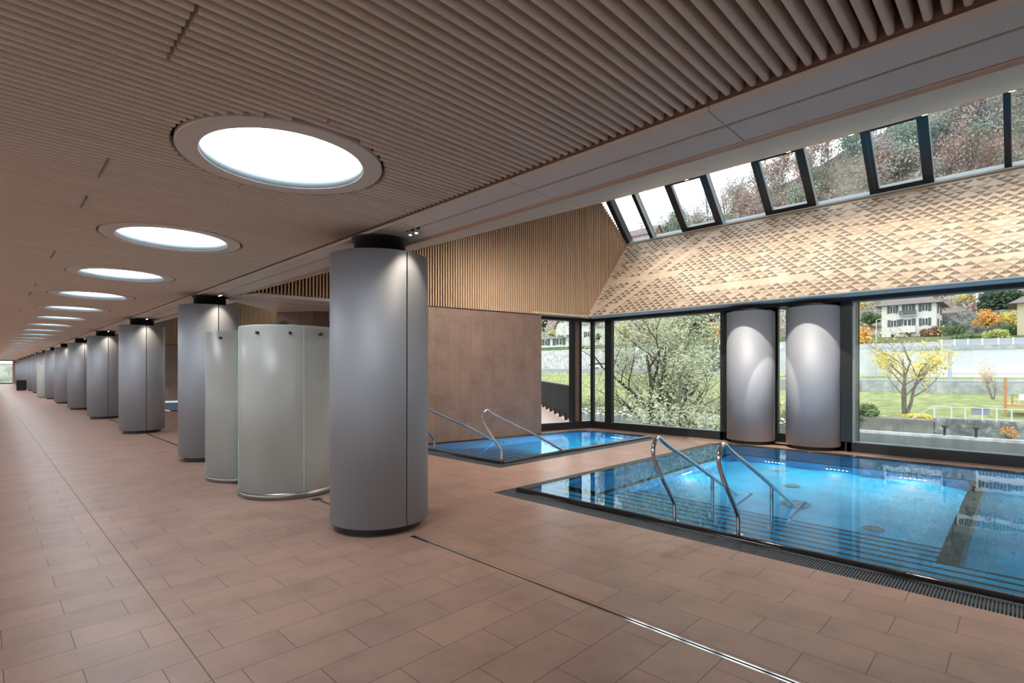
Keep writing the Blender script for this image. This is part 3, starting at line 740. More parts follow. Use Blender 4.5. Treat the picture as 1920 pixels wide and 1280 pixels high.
# --- small pool
spn = thing('plunge_pool', (8.5, 7.3, 0), 'smaller blue indoor pool against the brown tiled wall', 'pool')
def und2(o): o.location = -Vector(spn.location); return o
qx0, qx1, qy0 = 6.31, 11.17, 6.50; bk = lambda X: pb(X)-.06
zf = -1.05
b = MB(); b.quad((qx0, qy0, zf), (qx1, qy0, zf), (qx1, bk(qx1), zf), (qx0, bk(qx0), zf)); b.build('basin_floor', M['pooltile'], spn)
b = MB()
cs = [(qx0, qy0), (qx1, qy0), (qx1, bk(qx1)), (qx0, bk(qx0))]
for k in range(4):
    (a, c), (d, e_) = cs[k], cs[(k+1) % 4]; b.quad((a, c, zf), (d, e_, zf), (d, e_, WZ), (a, c, WZ))
(a, c), (d, e_) = cs[2], cs[3]; b.quad((a, c-.001, WZ-.11), (d, e_-.001, WZ-.11), (d, e_-.001, WZ), (a, c-.001, WZ), mi=1)
b.build('basin_wall', [M['poolside'], M['nosing']], spn)
for k in range(6):
    X0, X1, z = qx0+.31*k, qx0+.31*(k+1), -.15*(k+1)
    b = MB(); b.prism([(X0, qy0), (X1, qy0), (X1, bk(X1)-.6), (X0, bk(X0)-.6)], zf, z); b.prism([(X1-.045, qy0), (X1+.003, qy0), (X1+.003, bk(X1)-.6), (X1-.045, bk(X1)-.6)], z-.03, z+.002, 1)
    b.build('step', [M['pooltile'], M['nosing']], spn)
b = MB(); b.quad((qx0, qy0, WZ), (qx1, qy0, WZ), (qx1, bk(qx1), WZ), (qx0, bk(qx0), WZ)); b.build('water', M['water'], spn)
coping_run((qx0, qy0-.09, 0), (qx0, bk(qx0), 0), (1, 0, 0), spn); coping_run((qx0-.09, qy0, 0), (qx1+.09, qy0, 0), (0, 1, 0), spn)
coping_run((qx1, qy0, 0), (qx1, bk(qx1), 0), (-1, 0, 0), spn); coping_run((qx0, bk(qx0)+.004, 0), (qx1, bk(qx1)+.004, 0), (-.19, -1, 0), spn)
grating(5.985, 6.222, 6.175, pb(6.1), 'Y', spn); grating(6.24, 11.39, 6.175, 6.412, 'X', spn); grating(11.26, 11.395, 6.42, pb(11.3), 'Y', spn)
for (X, Y) in ((9.2, 7.5), (10.2, 7.3)): b = MB(); b.cyl(X, Y, .13, zf, zf+.012, 24); b.build('floor_outlet', M['outlet'], spn)
uw_lamp(spn, (qx1-.02, 7.3, -.7), -1, 0, power=220); uw_lamp(spn, (8.8, qy0+.02, -.7), 0, 1, power=220)
uw_lamp(spn, (10.2, qy0+.02, -.7), 0, 1, power=160)
for ch in [q for q in bpy.data.objects if q.parent == spn]:
    if ch.location.length < 1e-6: und2(ch)

# --- pool of the second bay
p2 = thing('far_pool', (8, 29, 0), 'dark still pool seen between the second and third columns', 'pool')
b = MB(); b.prism([(5.25, 24.3), (11, 24.3), (11, 31.0), (5.25, 32.1)], -1.0, -.99); b.build('basin_floor', M['pooltile'], p2)
b = MB(); b.prism([(5.2, 24.2), (11.1, 24.2), (11.1, 24.3), (5.2, 24.3)], -1, .03); b.build('coping', M['coping'], p2)
b = MB(); b.quad((5.25, 24.3, .01), (11, 24.3, .01), (11, 31.0, .01), (5.25, 32.1, .01)); b.build('water', M['water'], p2)
for ch in [q for q in bpy.data.objects if q.parent == p2]: ch.location = -Vector(p2.location)

# ------------------------------------------------------------------ handrails
def rail(name, x, y, label, group, tail=True, dz=0):
    t = thing(name, (x, y, 0), label, 'handrail', group); r = .021
    p = smoothpath([(0, 0, .0), (0, 0, .2), (-.03, 0, .26), (-.40, 0, .68), (-.46, 0, .83), (-.36, 0, .97), (-.20, 0, .86), (.3, 0, .65), (.92, 0, .36), (1.6, 0, .05), (1.95, 0, -.12), (2.15, 0, -.2), (2.12, 0, -.3), (1.75, 0, -.42), (1.55, 0, -.5), (1.5, 0, -.66), (1.5, 0, -.88)], 3)
    MB().tube(p, r, 14).build('rail', M['chrome'], t)
    MB().tube([(.92, 0, .36), (.92, 0, -.44)], .019, 12).build('post', M['chrome'], t)
    for X, z in ((0, .03), (.92, -.44), (1.5, -.88)): MB().cyl(X, 0, .045, z, z+.012, 24).build('foot_plate', M['chrome'], t)
    return t
rail('pool_handrail', 5.05, 2.60, 'left polished steel handrail leading down the steps of the large pool', 'handrails of the large pool')
rail('pool_handrail', 5.06, 1.953, 'right polished steel handrail leading down the steps of the large pool, nearest to us', 'handrails of the large pool')
def rail2(x, y, label):
    t = thing('pool_handrail', (x, y, 0), label, 'handrail', 'handrails of the smaller pool')
    p = smoothpath([(0, 0, 0), (0, 0, .2), (-.03, 0, .26), (-.40, 0, .69), (-.46, 0, .84), (-.36, 0, .97), (-.20, 0, .86), (.3, 0, .65), (.92, 0, .40), (1.6, 0, .07), (1.9, 0, -.08), (1.98, 0, -.2), (1.9, 0, -.3)], 3)
    MB().tube(p, .021, 14).build('rail', M['chrome'], t)
    for X, z in ((0, .03),): MB().cyl(X, 0, .045, z, z+.012, 24).build('foot_plate', M['chrome'], t)
rail2(6.33, 6.50, 'steel handrail standing on the near corner of the smaller pool')
rail2(6.33, 8.42, 'steel handrail of the smaller pool emerging from behind the front column')

# ------------------------------------------------------------------ outdoors
def sstep(a, b, x): t = min(1, max(0, (x-a)/(b-a))); return t*t*(3-2*t)
def ter(x, y):
    if x < 57: return -5
    if x < 60: return -4+(x-57)/3
    if x < 100: return -3+(x-60)/40*4
    L_ = sstep(24, 36, y)
    base = 1.1
    zr = 1.1 if x < 101 else 5.4+(x-101)*.12 if x < 135 else 9.5
    zl = 1.1 if x < 109.5 else 7.2+(x-109.5)*.08 if x < 135 else 9.5
    z = zr*(1-L_)+zl*L_
    if x > 135:
        ridge = max(30, 113-.30*y) if y > 0 else 113-.05*y
        z += (ridge-10)*((x-135)/125)**1.8 if x <= 260 else (ridge-10)
    return z
tm = MB(); xs = [56, 57, 58, 60, 64, 70, 76, 82, 88, 94, 99.9, 100, 100.9, 101.1, 105, 109.4, 109.7, 115, 122, 130, 135, 142, 150, 160, 172, 185, 200, 215, 230, 245, 260, 300, 420]
ys = [-220, -160, -110, -80, -60, -45, -30, -20, -10, -4, 0, 4, 8, 12, 16, 20, 24, 26, 28, 30, 32, 34, 36, 40, 46, 54, 64, 76, 90, 110, 135, 165, 200, 240, 290, 360, 450, 600]
for y in ys:
    for x in xs: tm.v.append((x, y, ter(x, y)+(math.sin(x*.31+y*.17)*.9 if x > 140 else 0)))
n = len(xs)
for j in range(len(ys)-1):
    for i in range(n-1):
        tm.f.append((j*n+i, j*n+i+1, (j+1)*n+i+1, (j+1)*n+i)); tm.mi.append(3 if xs[i] >= 142 else 1 if xs[i] >= 60 and xs[i+1] <= 100 else (2 if 99 < xs[i] < 109 and xs[i+1] < 110 else 0)); tm.sm.append(True)
S(tm.build('hillside', [M['ground'], M['lawn'], M['asphalt'], nmat('woodland_floor', [(.3, (.20, .18, .15)), (.7, (.34, .31, .26))], .2, .9, detail=9)]))
S(MB().quad((13, -200, -4), (58, -200, -4), (58, 600, -4), (13, 600, -4)).build('river', M['river']))
S(MB().box(12.9, 14, -60, 5, -5, -.6).build('quay_wall', M['concrete']))

# trees ------------------------------------------------------------
def tree_mesh(seed, H, spread, trunk_r, nleaf, lsize, levels=3, stems=1, bias=.9, leafy=(.35, 1.), droop=0., bark=0, lf=1, fork=.25, seg=6, kids=5, low=None):
    r = random.Random(seed); tb = MB(); lb = MB(); tips = []
    def grow(p, d, ln, rad, lev):
        n = 5; pts = [p.copy()]; rr = [rad]; q = p.copy(); dd = d.copy()
        for i in range(n):
            dd = (dd+Vector((r.uniform(-1, 1), r.uniform(-1, 1), r.uniform(-.5, 1)*bias))*.20+Vector((0, 0, -droop*.25 if lev >= 2 else 0))).normalized()
            q = q+dd*(ln/n); pts.append(q.copy()); rr.append(rad*(1-.72*(i+1)/n))
        tb.tube(pts, rad, seg if lev < 2 else 4, radii=rr)
        if lev >= 1: tips.extend([(a, ln) for a in pts[2:]])
        if lev < levels:
            k = kids if lev else kids+1
            for i in range(k):
                f = fork+(1-fork)*(i+r.random())/k; j = min(n-1, int(f*n)); a = pts[j].lerp(pts[j+1], f*n-j)
                ang = r.uniform(0, 2*math.pi); s_ = Vector((math.cos(ang), math.sin(ang), 0))
                nd = (dd*.55+s_*spread*(1.15-.4*f)+Vector((0, 0, .25))).normalized()
                grow(a, nd, ln*r.uniform(.45, .68), rr[j]*.58, lev+1)
    for s_ in range(stems):
        a = 2*math.pi*s_/max(stems, 1)+r.random(); lean = .35 if stems > 1 else .05
        grow(Vector((math.cos(a)*trunk_r*.8*(stems > 1), math.sin(a)*trunk_r*.8*(stems > 1), 0)), Vector((math.cos(a)*lean, math.sin(a)*lean, 1)).normalized(), H*.55, trunk_r, 0)
    for i in range(nleaf):
        a, ln = r.choice(tips); sp = lsize*2.2+ln*.10
        c = a+Vector((r.gauss(0, sp), r.gauss(0, sp), r.gauss(0, sp)-droop*sp))
        if c.z < H*.02 or (low and c.z > low*H and r.random() < .88): continue
        u = Vector((r.uniform(-1, 1), r.uniform(-1, 1), r.uniform(-1, 1))).normalized(); w_ = u.orthogonal().normalized(); s_ = lsize*r.uniform(.6, 1.3)
        lb.add([c-u*s_, c+w_*s_*.5, c+u*s_, c-w_*s_*.5], [(0, 1, 2, 3)])
    return tb, lb
def tree(name, label, loc, leafm, barkm, group=None, cat='tree', **k):
    tb, lb = tree_mesh(**k); t = thing(name, loc, label, cat, group, rz=0)
    tb.build('branches', barkm, t)
    if lb.f: lb.build('foliage', leafm, t)
    return t
def bush_mesh(seed, w, h, d, nleaf, ls):
    r = random.Random(seed); b = MB(); blobs = [(Vector((r.uniform(-.55, .55)*w/2, r.uniform(-.55, .55)*d/2, h*r.uniform(.25, .7))), r.uniform(.3, .5)) for _ in range(8)]
    for i in range(nleaf):
        c, q = r.choice(blobs); v = Vector((r.gauss(0, 1), r.gauss(0, 1), r.gauss(0, 1))).normalized()*r.uniform(.6, 1.05)
        p = c+Vector((v.x*w*q*.6, v.y*d*q*.6, v.z*h*q*.7))
        p.z = max(p.z, .02)
        u = Vector((r.uniform(-1, 1), r.uniform(-1, 1), r.uniform(-1, 1))).normalized(); w_ = u.orthogonal().normalized(); s_ = ls*r.uniform(.6, 1.3)
        b.add([p-u*s_, p+w_*s_*.6, p+u*s_, p-w_*s_*.6], [(0, 1, 2, 3)])
    st = MB()
    for i in range(6): c, q = blobs[i]; st.tube([(0, 0, -.2), c*.5, c], .03*h/2, 5)
    return b, st
def bush(px, py, X, wpx, hpx, leafm, label, seed, name='shrub', group=None, n=900, ls=None, cat='shrub', zlift=0):
    """a bush whose foot is seen at px,py and which stands at distance X"""
    p = at(px, py, X); d = p.x*math.sin(TH)+p.y*math.cos(TH); w, h = wpx*d/F, hpx*d/F
    b, st = bush_mesh(seed, w, h, w, n, ls or max(w, h)*.045)
    t = thing(name, p, label, cat, group); b.build('foliage', leafm, t); st.build('stems', M['bark'], t); return t

# near bank willows
p = at(1256, 760, 25.5)
tree('willow_tree', 'large pale green willow filling the left river window', (p.x, p.y, -4.3), M['lf_willow'], M['bark'], seed=21, H=12.5, spread=.85, trunk_r=.26, nleaf=17000, lsize=.095, levels=4, stems=3, bias=.7, kids=4, fork=.22, seg=8)
p = at(1312, 760, 22.5)
tree('willow_tree', 'smaller crooked willow at the right edge of the left river window', (p.x, p.y, -4.3), M['lf_willow'], M['bark'], seed=5, H=8.5, spread=1.1, trunk_r=.19, nleaf=8000, lsize=.075, levels=4, stems=2, bias=.5, kids=4, fork=.2, seg=8)
p = at(1697, 768, 63)
tree('maple_tree', 'half-bare tree with yellow leaves on the far bank below the white house', (p.x, p.y, p.z-.4), M['lf_yellow'], M['barkgrey'], seed=9, H=10.0, spread=.8, trunk_r=.17, nleaf=4600, lsize=.12, low=.6, levels=4, stems=3, bias=.6, kids=4, fork=.25)
p = at(1862, 747, 76)
tree('young_tree', 'small thin orange-leaved tree on the lawn before the concrete wall', (p.x, p.y, p.z-.1), M['lf_orange'], M['barkgrey'], seed=12, H=4.2, spread=.45, trunk_r=.07, nleaf=260, lsize=.09, levels=3, stems=3, bias=1, kids=4)

# river edge
rk = MB(); rr = random.Random(4)
for i in range(900):
    y = rr.uniform(15.5, 120); x = 57+rr.uniform(-.9, 1.6); z = -4.0+max(0, (x-56.6))*.35; s_ = rr.uniform(.08, .26)
    vs = [(x+rr.uniform(-1, 1)*s_, y+rr.uniform(-1, 1)*s_*1.6, z+rr.uniform(-.4, .6)*s_) for _ in range(6)]
    rk.add([(x-s_, y, z), (x+s_, y, z), (x, y-s_*1.5, z), (x, y+s_*1.5, z), (x, y, z+s_*.7), (x, y, z-s_)], [(0, 2, 4), (2, 1, 4), (1, 3, 4), (3, 0, 4), (2, 0, 5), (1, 2, 5), (3, 1, 5), (0, 3, 5)])
o = rk.build('shore_stones', M['stonewhite']); tag(o, 'pale loose stones along the waterline of the far river bank', 'stones', kind='stuff')
q1 = at(1750, 784, 57.2)
b = MB(); b.box(57.2, 59.6, -20, q1.y, -4.4, q1.z); o = tag(b.build('river_retaining_wall', M['stone']), 'weathered stone retaining wall at the water below the white railing', 'wall')
b = MB(); b.box(57.0, 59.5, q1.y, 14.5, -4.4, q1.z-.2); o = tag(b.build('river_retaining_wall', M['darkconcrete']), 'plain grey concrete bank wall left of the weathered stone wall', 'wall')
S(MB().box(56.2, 57.3, -20, 14, -4.4, -3.78).build('footing_ledge', M['stonewhite']))
t = thing('river_railing', (57.7, q1.y, q1.z), 'white metal railing on top of the stone bank wall across the river', 'railing')
pxs = [1752, 1784, 1810, 1842, 1869, 1897, 1925]; base = q1.z
yy = [at(x_, 780, 57.7).y for x_ in pxs]
for y in yy: MB().beam((0, y-q1.y, 0), (0, y-q1.y, 1.0), .1, .1).build('post', M['white'], t)
MB().beam((0, .1, 1.0), (0, yy[-1]-q1.y, 1.0), .07, .07).build('handrail', M['white'], t)
MB().beam((0, .1, .1), (0, yy[-1]-q1.y, .1), .04, .04).build('lower_rail', M['white'], t)
MB().beam((0, .1, 1.0), (-.3, 2.4, -.9), .07, .07).build('stair_rail', M['white'], t)
ya, yb_ = at(1821, 770, 57.8).y, at(1856, 770, 57.8).y
tag(MB().box(57.78, 57.82, min(ya, yb_), max(ya, yb_), base+.42, base+.98).build('notice_board', M['galv']), 'blank grey board hung on the white river railing', 'board')
for k, (x_, l) in enumerate(((1771, 'left'), (1830, 'right'))):
    p = at(x_, 812, 56.6); t = thing('mooring_post', (p.x, p.y, -3.78), '%s short dark iron mooring post at the foot of the stone wall' % l, 'post', 'mooring posts')
    MB().cyl(0, 0, .09, 0, .75, 10).build('shaft', M['black'], t); MB().box(-.2, .2, -.2, .2, .7, .78).build('cap', M['black'], t)

# lawn deck
p = at(1886, 760, 66)
t = thing('wooden_deck', (66, p.y, p.z), 'orange wooden garden deck with tall corner post on the far lawn', 'deck')
MB().box(-1.2, 1.5, -6, 0, 0, .12).build('platform', M['planter'], t); MB().box(-1.3, -1.1, -.1, .12, -.6, 2.6).build('corner_post', M['planter'], t); MB().box(-.4, -.25, -.5, -.35, 0, 1).build('short_post', M['planter'], t)
def gchair(y, label):
    t = thing('garden_chair', (66.2, y, p.z+.12), label, 'chair', 'white garden chairs on the deck')
    MB().box(-.25, .25, -.25, .25, .4, .45).build('seat', M['white'], t); MB().box(.2, .25, -.25, .25, .45, .95).build('backrest', M['white'], t)
    for a in (-.22, .2):
        for c in (-.22, .2): MB().box(a, a+.04, c, c+.04, 0, .4).build('leg', M['white'], t)
gchair(p.y-1.1, 'left white garden chair on the wooden deck'); gchair(p.y-2.0, 'right white garden chair on the wooden deck')
t = thing('garden_table', (66.1, p.y-3.6, p.z+.12), 'long white garden table on the wooden deck', 'table')
MB().box(-.5, .5, -1.1, 1.1, .65, .7).build('tabletop', M['white'], t)
for a in (-.4, .35):
    for c in (-.9, .85): MB().box(a, a+.05, c, c+.05, 0, .65).build('leg', M['white'], t)

# concrete wall, fence, ribbed wall
pw0 = at(1616, 713, 80)
tag(MB().box(80, 80.6, -22, pw0.y, -2, .25).build('concrete_wall', M['concrete']), 'long grey concrete retaining wall behind the far lawn', 'wall')
t = thing('track_fence', (80.3, pw0.y, .25), 'pale barred fence on top of the long concrete wall', 'fence')
b = MB()
for k in range(130): y = -k*.28; b.box(-.012, .012, y-.012, y+.012, 0, 1.05)
b.build('bars', M['galv'], t); b = MB(); b.box(-.03, .03, -36.5, 0, 1.02, 1.08); b.box(-.03, .03, -36.5, 0, .05, .1); b.build('rails', M['galv'], t)
S(MB().box(80.6, 100, -22, pw0.y+12, -1.5, .45).build('track_bed', M['asphalt']))
pr0, pr1 = at(1672, 680, 98), at(1597, 680, 98)
b = MB(); b.box(98, 99.6, -30, pr0.y, .4, 4.7); o = tag(b.build('noise_barrier', M['ribbed']), 'long white ribbed noise barrier behind the fence', 'wall')
b = MB(); b.box(97.8, 99.8, -30, pr0.y, 4.7, 5.25); o.parent = None
tag(b.build('barrier_parapet', M['concrete']), 'weathered concrete beam capping the white ribbed barrier', 'wall')
tag(MB().box(98.5, 99.8, pr0.y+.05, 33, .4, 5.0).build('concrete_wall', M['palewall']), 'pale smooth concrete wall left of the ribbed barrier', 'wall')
b = MB(); b.box(97.4, 98, -30, pr0.y, .4, 1.75); tag(b.build('platform_edge', M['white']), 'white low kerb at the foot of the ribbed barrier', 'kerb')
t = thing('glass_balustrade', (98.6, 0, 5.25), 'glazed balustrade with white posts above the ribbed barrier', 'balustrade')
for x_ in (1766, 1790, 1815, 1842, 1872, 1900, 1925): y = at(x_, 640, 98.6).y; MB().box(-.08, .08, y-.09, y+.09, 0, 1.0).build('post', M['white'], t)
y0_, y1_ = at(1925, 640, 98.6).y, at(1762, 640, 98.6).y
MB().box(-.02, .02, y0_, y1_, .1, .9).build('glass_infill', M['galv'], t)
# masts
def mast(px_, ytop, X, zb, label, arm, name='street_lamp', r=.07, cat='lamp post'):
    p = at(px_, ytop, X); t = thing(name, (p.x, p.y, zb), label, cat); H = p.z-zb
    MB().cyl(0, 0, r, 0, H, 10).build('pole', M['galv'], t)
    if arm: MB().tube([(0, 0, H), (0, -.5, H+.15), (0, -1.1, H+.2)], r*.7, 8).build('arm', M['galv'], t); MB().box(-.12, .12, -1.7, -1.0, H+.14, H+.26).build('lamp_head', M['white'], t)
    return t
mast(1643, 600, 86, .3, 'slim grey street lamp left of the white house', True)
t = mast(1781, 646, 90, .3, 'thick grey track mast standing before the ribbed barrier', False, 'track_mast', .22, 'mast'); MB().beam((0, 0, 4.4), (0, -2.4, 4.7), .2, .2).build('bracket', M['galv'], t)
mast(1335, 608, 80, -1, 'tall grey street lamp rising behind the large willow', True)
mast(1131, 612, 100, 1.1, 'slim street lamp by the white house on the left', True)

# houses -----------------------------------------------------------
def house(name, label, x, y0, y1, z0, zE, depth, roofm, wallm, wins, roof='hip', rise=3.5, shutter=None, side=(), eave=.8, storeys=None, group=None, cat='house'):
    """front faces the river (-x); wins: list of (y from left edge, z, w, h) on the front"""
    t = thing(name, (x, (y0+y1)/2, z0), label, cat, group); Wd = abs(y1-y0); hw = Wd/2; H = zE-z0; shutter = shutter or M['shutter']
    MB().box(0, depth, -hw, hw, -2, H).build('walls', wallm, t)
    b = MB(); e_ = eave
    if roof == 'hip':
        rd = min(hw, depth/2); q = [(-e_, -hw-e_, H), (depth+e_, -hw-e_, H), (depth+e_, hw+e_, H), (-e_, hw+e_, H), (depth/2, -hw+rd, H+rise), (depth/2, hw-rd+.01, H+rise)]
        b.add(q, [(0, 4, 5, 3), (0, 1, 4), (1, 2, 5, 4), (2, 3, 5), (0, 3, 2, 1)])
    elif roof == 'gable':   # gable towards the river
        q = [(-e_, -hw-e_, H-.3), (-e_, 0, H+rise), (-e_, hw+e_, H-.3), (depth+e_, -hw-e_, H-.3), (depth+e_, 0, H+rise), (depth+e_, hw+e_, H-.3)]
        b.add(q, [(0, 1, 4, 3), (1, 2, 5, 4)]); q2 = [Vector(v)+Vector((0, 0, .25)) for v in q]; b.add(q2, [(3, 4, 1, 0), (4, 5, 2, 1)]); b.add(q+q2, [(0, 6, 7, 1), (1, 7, 8, 2)])
        MB().add([(0, -hw, H), (0, 0, H+rise-.2), (0, hw, H), (depth, -hw, H), (depth, 0, H+rise-.2), (depth, hw, H)], [(0, 2, 1), (3, 4, 5)]).build('gable_wall', wallm, t)
    elif roof == 'side':
        q = [(-e_, -hw-e_, H-.2), (depth/2, -hw-e_, H+rise), (depth+e_, -hw-e_, H-.2), (-e_, hw+e_, H-.2), (depth/2, hw+e_, H+rise), (depth+e_, hw+e_, H-.2)]
        b.add(q, [(0, 1, 4, 3), (1, 2, 5, 4)]); MB().add([(0, -hw, H), (depth/2, -hw, H+rise-.2), (depth, -hw, H), (0, hw, H), (depth/2, hw, H+rise-.2), (depth, hw, H)], [(0, 2, 1), (3, 4, 5)]).build('gable_wall', wallm, t)
    else: b.box(-e_, depth+e_, -hw-e_, hw+e_, H, H+.35)
    b.build('roof', roofm, t)
    for (u, z, w_, h_) in wins:
        yc = hw-u
        f = MB().box(-.06, .02, yc-w_/2, yc+w_/2, z, z+h_).build('window', M['white'], t)
        b = MB()
        for s_ in (-1, 1): b.box(-.08, -.055, yc+s_*w_*.25-w_*.19, yc+s_*w_*.25+w_*.19, z+.08, z+h_-.08)
        b.build('pane', M['pane'], f)
        if shutter != 0:
            for s_ in (-1, 1): MB().box(-.1, -.03, yc+s_*(w_*.75+.03)-w_*.24, yc+s_*(w_*.75+.03)+w_*.24, z-.03, z+h_+.03).build('shutter', shutter, t)
    for (u, z, w_, h_) in side:   # on the -y side
        f = MB().box(u-w_/2, u+w_/2, -hw-.06, -hw+.02, z, z+h_).build('window', M['white'], t); MB().box(u-w_*.4, u+w_*.4, -hw-.08, -hw-.055, z+.08, z+h_-.08).build('pane', M['pane'], f)
        for s_ in (-1, 1): MB().box(u+s_*w_*.75-w_*.24, u+s_*w_*.75+w_*.24, -hw-.09, -hw-.03, z, z+h_).build('shutter', shutter or M['shutter'], t)
    return t
HX = 125
def hz(py, px_=1700): return at(px_, py, HX).z
yl, yr = at(1653, 600, HX).y, at(1755, 600, HX).y
def wu(px_): return yl-at(px_, 600, HX).y
z0 = hz(647); 
def wz(py, px_): return at(px_, py, HX).z-z0
wins = []
for (x0, x1, y0, y1) in ((1669, 1679, 574, 588), (1697.5, 1709.5, 570, 591), (1728.5, 1740, 568, 583), (1670, 1681, 600, 613), (1694, 1709, 598, 611), (1729, 1740, 596, 610), (1671, 1677, 626, 634), (1699, 1708, 624, 636), (1730, 1739, 622, 633)):
    wins.append((wu((x0+x1)/2), wz(y1, (x0+x1)/2), abs(wu(x1)-wu(x0)), abs(wz(y0, x0)-wz(y1, x0))))
zE = hz(567.5, 1750)
wh = house('white_house', 'big white three-storey house with grey shutters above the ribbed barrier', HX, yr, yl, z0, zE, 10.5, M['rooftile'], M['render'], wins[:6], side=[(3, wins[0][1]-.2, .9, 1.6), (7.6, wins[0][1]-.2, .9, 1.6), (3, wins[3][1]-.2, .9, 1.6), (7.6, wins[3][1]-.2, .9, 1.6)], eave=1.1, rise=3.2)
H_ = (yl-yr)/2
for (u, z, w_, h_) in wins[6:]: MB().box(-.07, .02, H_-u-w_/2, H_-u+w_/2, z, z+h_).build('cellar_window', M['pane'], wh)
u, z, w_, h_ = wins[1]; MB().box(-1.1, 0, H_-u-1.3, H_-u+1.3, z-.15, z).build('balcony', M['galv'], wh); MB().box(-1.12, -1.06, H_-u-1.3, H_-u+1.3, z, z+.9).build('balcony_railing', M['shutter'], wh)
u, z, w_, h_ = wins[4]; MB().box(-1.3, 0, H_-u-1.35, H_-u+1.35, z-1.3, z-.1).build('balcony_parapet', M['white'], wh)
b = MB(); b.box(2.2, 4.6, -1.6, 1.6, zE-z0+.3, zE-z0+1.5); b.build('dormer', M['rooftile'], wh)
bush(1742, 636, 124.3, 40, 25, M['lf_brown'], 'reddish-brown climbing ivy around a window of the big white house', 31, 'ivy', n=1400, ls=.22, cat='climber')
# right-edge beige house
p = at(1908, 560, 128); house('beige_house', 'beige house with grey tiled roof cut off by the right edge', 118, p.y*.9-14, at(1907, 600, 118).y, 6.5, at(1907, 569, 118).z, 10, M['rooftile'], M['beige'], [], rise=4, eave=1.1)
# left window houses
def zz(px_, py, X): return at(px_, py, X).z
X_ = 122; a, c = at(1067, 640, X_).y, at(1104, 640, X_).y
house('white_house', 'white gabled house with grey slate roof behind the corner post', X_, c, a, zz(1080, 647, X_), zz(1085, 608, X_), 16, M['rooftile'], M['render'], [(1.6, 8, 1.1, 1.6), (6.8, 8, 1.2, 1.6), (1.6, 3, 1.1, 1.6), (6.8, 2.2, 1.3, 1.6)], roof='side', rise=3)
a, c = at(1100, 640, X_+1).y, at(1141, 640, X_+1).y
house('white_house', 'long white house wing with slate roof left of the willow window', X_+1, c, a, zz(1120, 645, X_), zz(1120, 612, X_), 12, M['rooftile'], M['render'], [(2.2, 6, 1.2, 1.6), (7, 6.3, 1.5, 1.8), (3, 1.6, 1.3, 1.6)], roof='side', rise=3)
X_ = 132; a, c = at(1042, 640, X_).y, at(1070, 640, X_).y
house('chalet_house', 'white gabled chalet with wooden balcony left of the grey-roofed house', X_, c, a, zz(1055, 648, X_), zz(1055, 614, X_), 12, M['redroof'], M['render'], [(2, 7.5, 1.2, 1.8), (6, 7.5, 1.2, 1.8), (2, 1.6, 1.2, 1.8), (5.6, 1.6, 1.2, 1.8)], roof='gable', rise=5, shutter=M['greenshutter'])
X_ = 118; a, c = at(1010, 640, X_).y, at(1068, 640, X_).y
house('terrace_building', 'low white flat-roofed building below the chalet', X_, c, a, zz(1040, 650, X_), zz(1040, 634, X_), 8, M['concrete'], M['render'], [(2.5, .5, 2, 1.8), (8, .5, 2.4, 1.8)], roof='flat', shutter=0)
# stone walls and road on the left
b = MB(); b.box(109, 109.8, 33, 170, 1, 7.3); tag(b.build('stone_wall', M['stonewhite']), 'tall pale stone retaining wall under the left houses', 'wall')
b = MB(); b.box(109.85, 111, 33, 170, 7.0, 8.2); tag(b.build('hedge', M['lf_green']), 'clipped hedge along the top of the tall pale stone wall', 'hedge')
b = MB(); b.box(99, 108.9, 33, 170, .6, 1.15); tag(b.build('road_viaduct', M['concrete']), 'pale concrete road deck above the vineyard slope', 'road')
t = thing('road_railing', (99.2, 33, 1.15), 'thin metal railing along the edge of the road deck', 'railing')
b = MB(); b.box(-.04, .04, 0, 137, .95, 1.05); b.box(-.04, .04, 0, 137, .45, .52); b.build('rails', M['galv'], t)
for k in range(40): MB().box(-.05, .05, k*3.5-.05, k*3.5+.05, 0, 1).build('post', M['galv'], t)
p = at(1125, 672, 106); t = thing('parked_car', (106, p.y, 2.2), 'white car on the road behind the street lamp', 'car')
b = MB(); b.prism([(-.9, -2.1), (.9, -2.1), (.9, 2.1), (-.9, 2.1)], .3, .95); b.build('body', M['white'], t); b = MB(); b.prism([(-.75, -1.2), (.75, -1.2), (.75, 1.3), (-.75, 1.3)], .95, 1.45); b.build('cabin', M['pane'], t)
for a in (-1.3, 1.3): MB().tube([(-.95, a, .32), (.95, a, .32)], .32, 14).build('wheel', M['black'], t)
S(MB().box(104, 109.2, 33, 170, 1.1, 2.2).build('upper_road', M['asphalt']))
# vines
vb = MB(); rr = random.Random(8)
for row in range(14):
    X = 64+row*2.5
    for k in range(170):
        y = rr.uniform(17, 100); p_ = Vector((X+rr.uniform(-.3, .3), y, ter(X, y)+rr.uniform(.2, 1.1)*(1 if row > 6 else .5))); s_ = rr.uniform(.08, .2)
        u = Vector((rr.uniform(-1, 1), rr.uniform(-1, 1), rr.uniform(-1, 1))).normalized(); w_ = u.orthogonal()
        vb.add([p_-u*s_, p_+w_*s_, p_+u*s_, p_-w_*s_], [(0, 1, 2, 3)])
tag(vb.build('vine_rows', M['lf_ylgreen']), 'yellowing vines on the slope below the road deck', 'vines', kind='stuff')
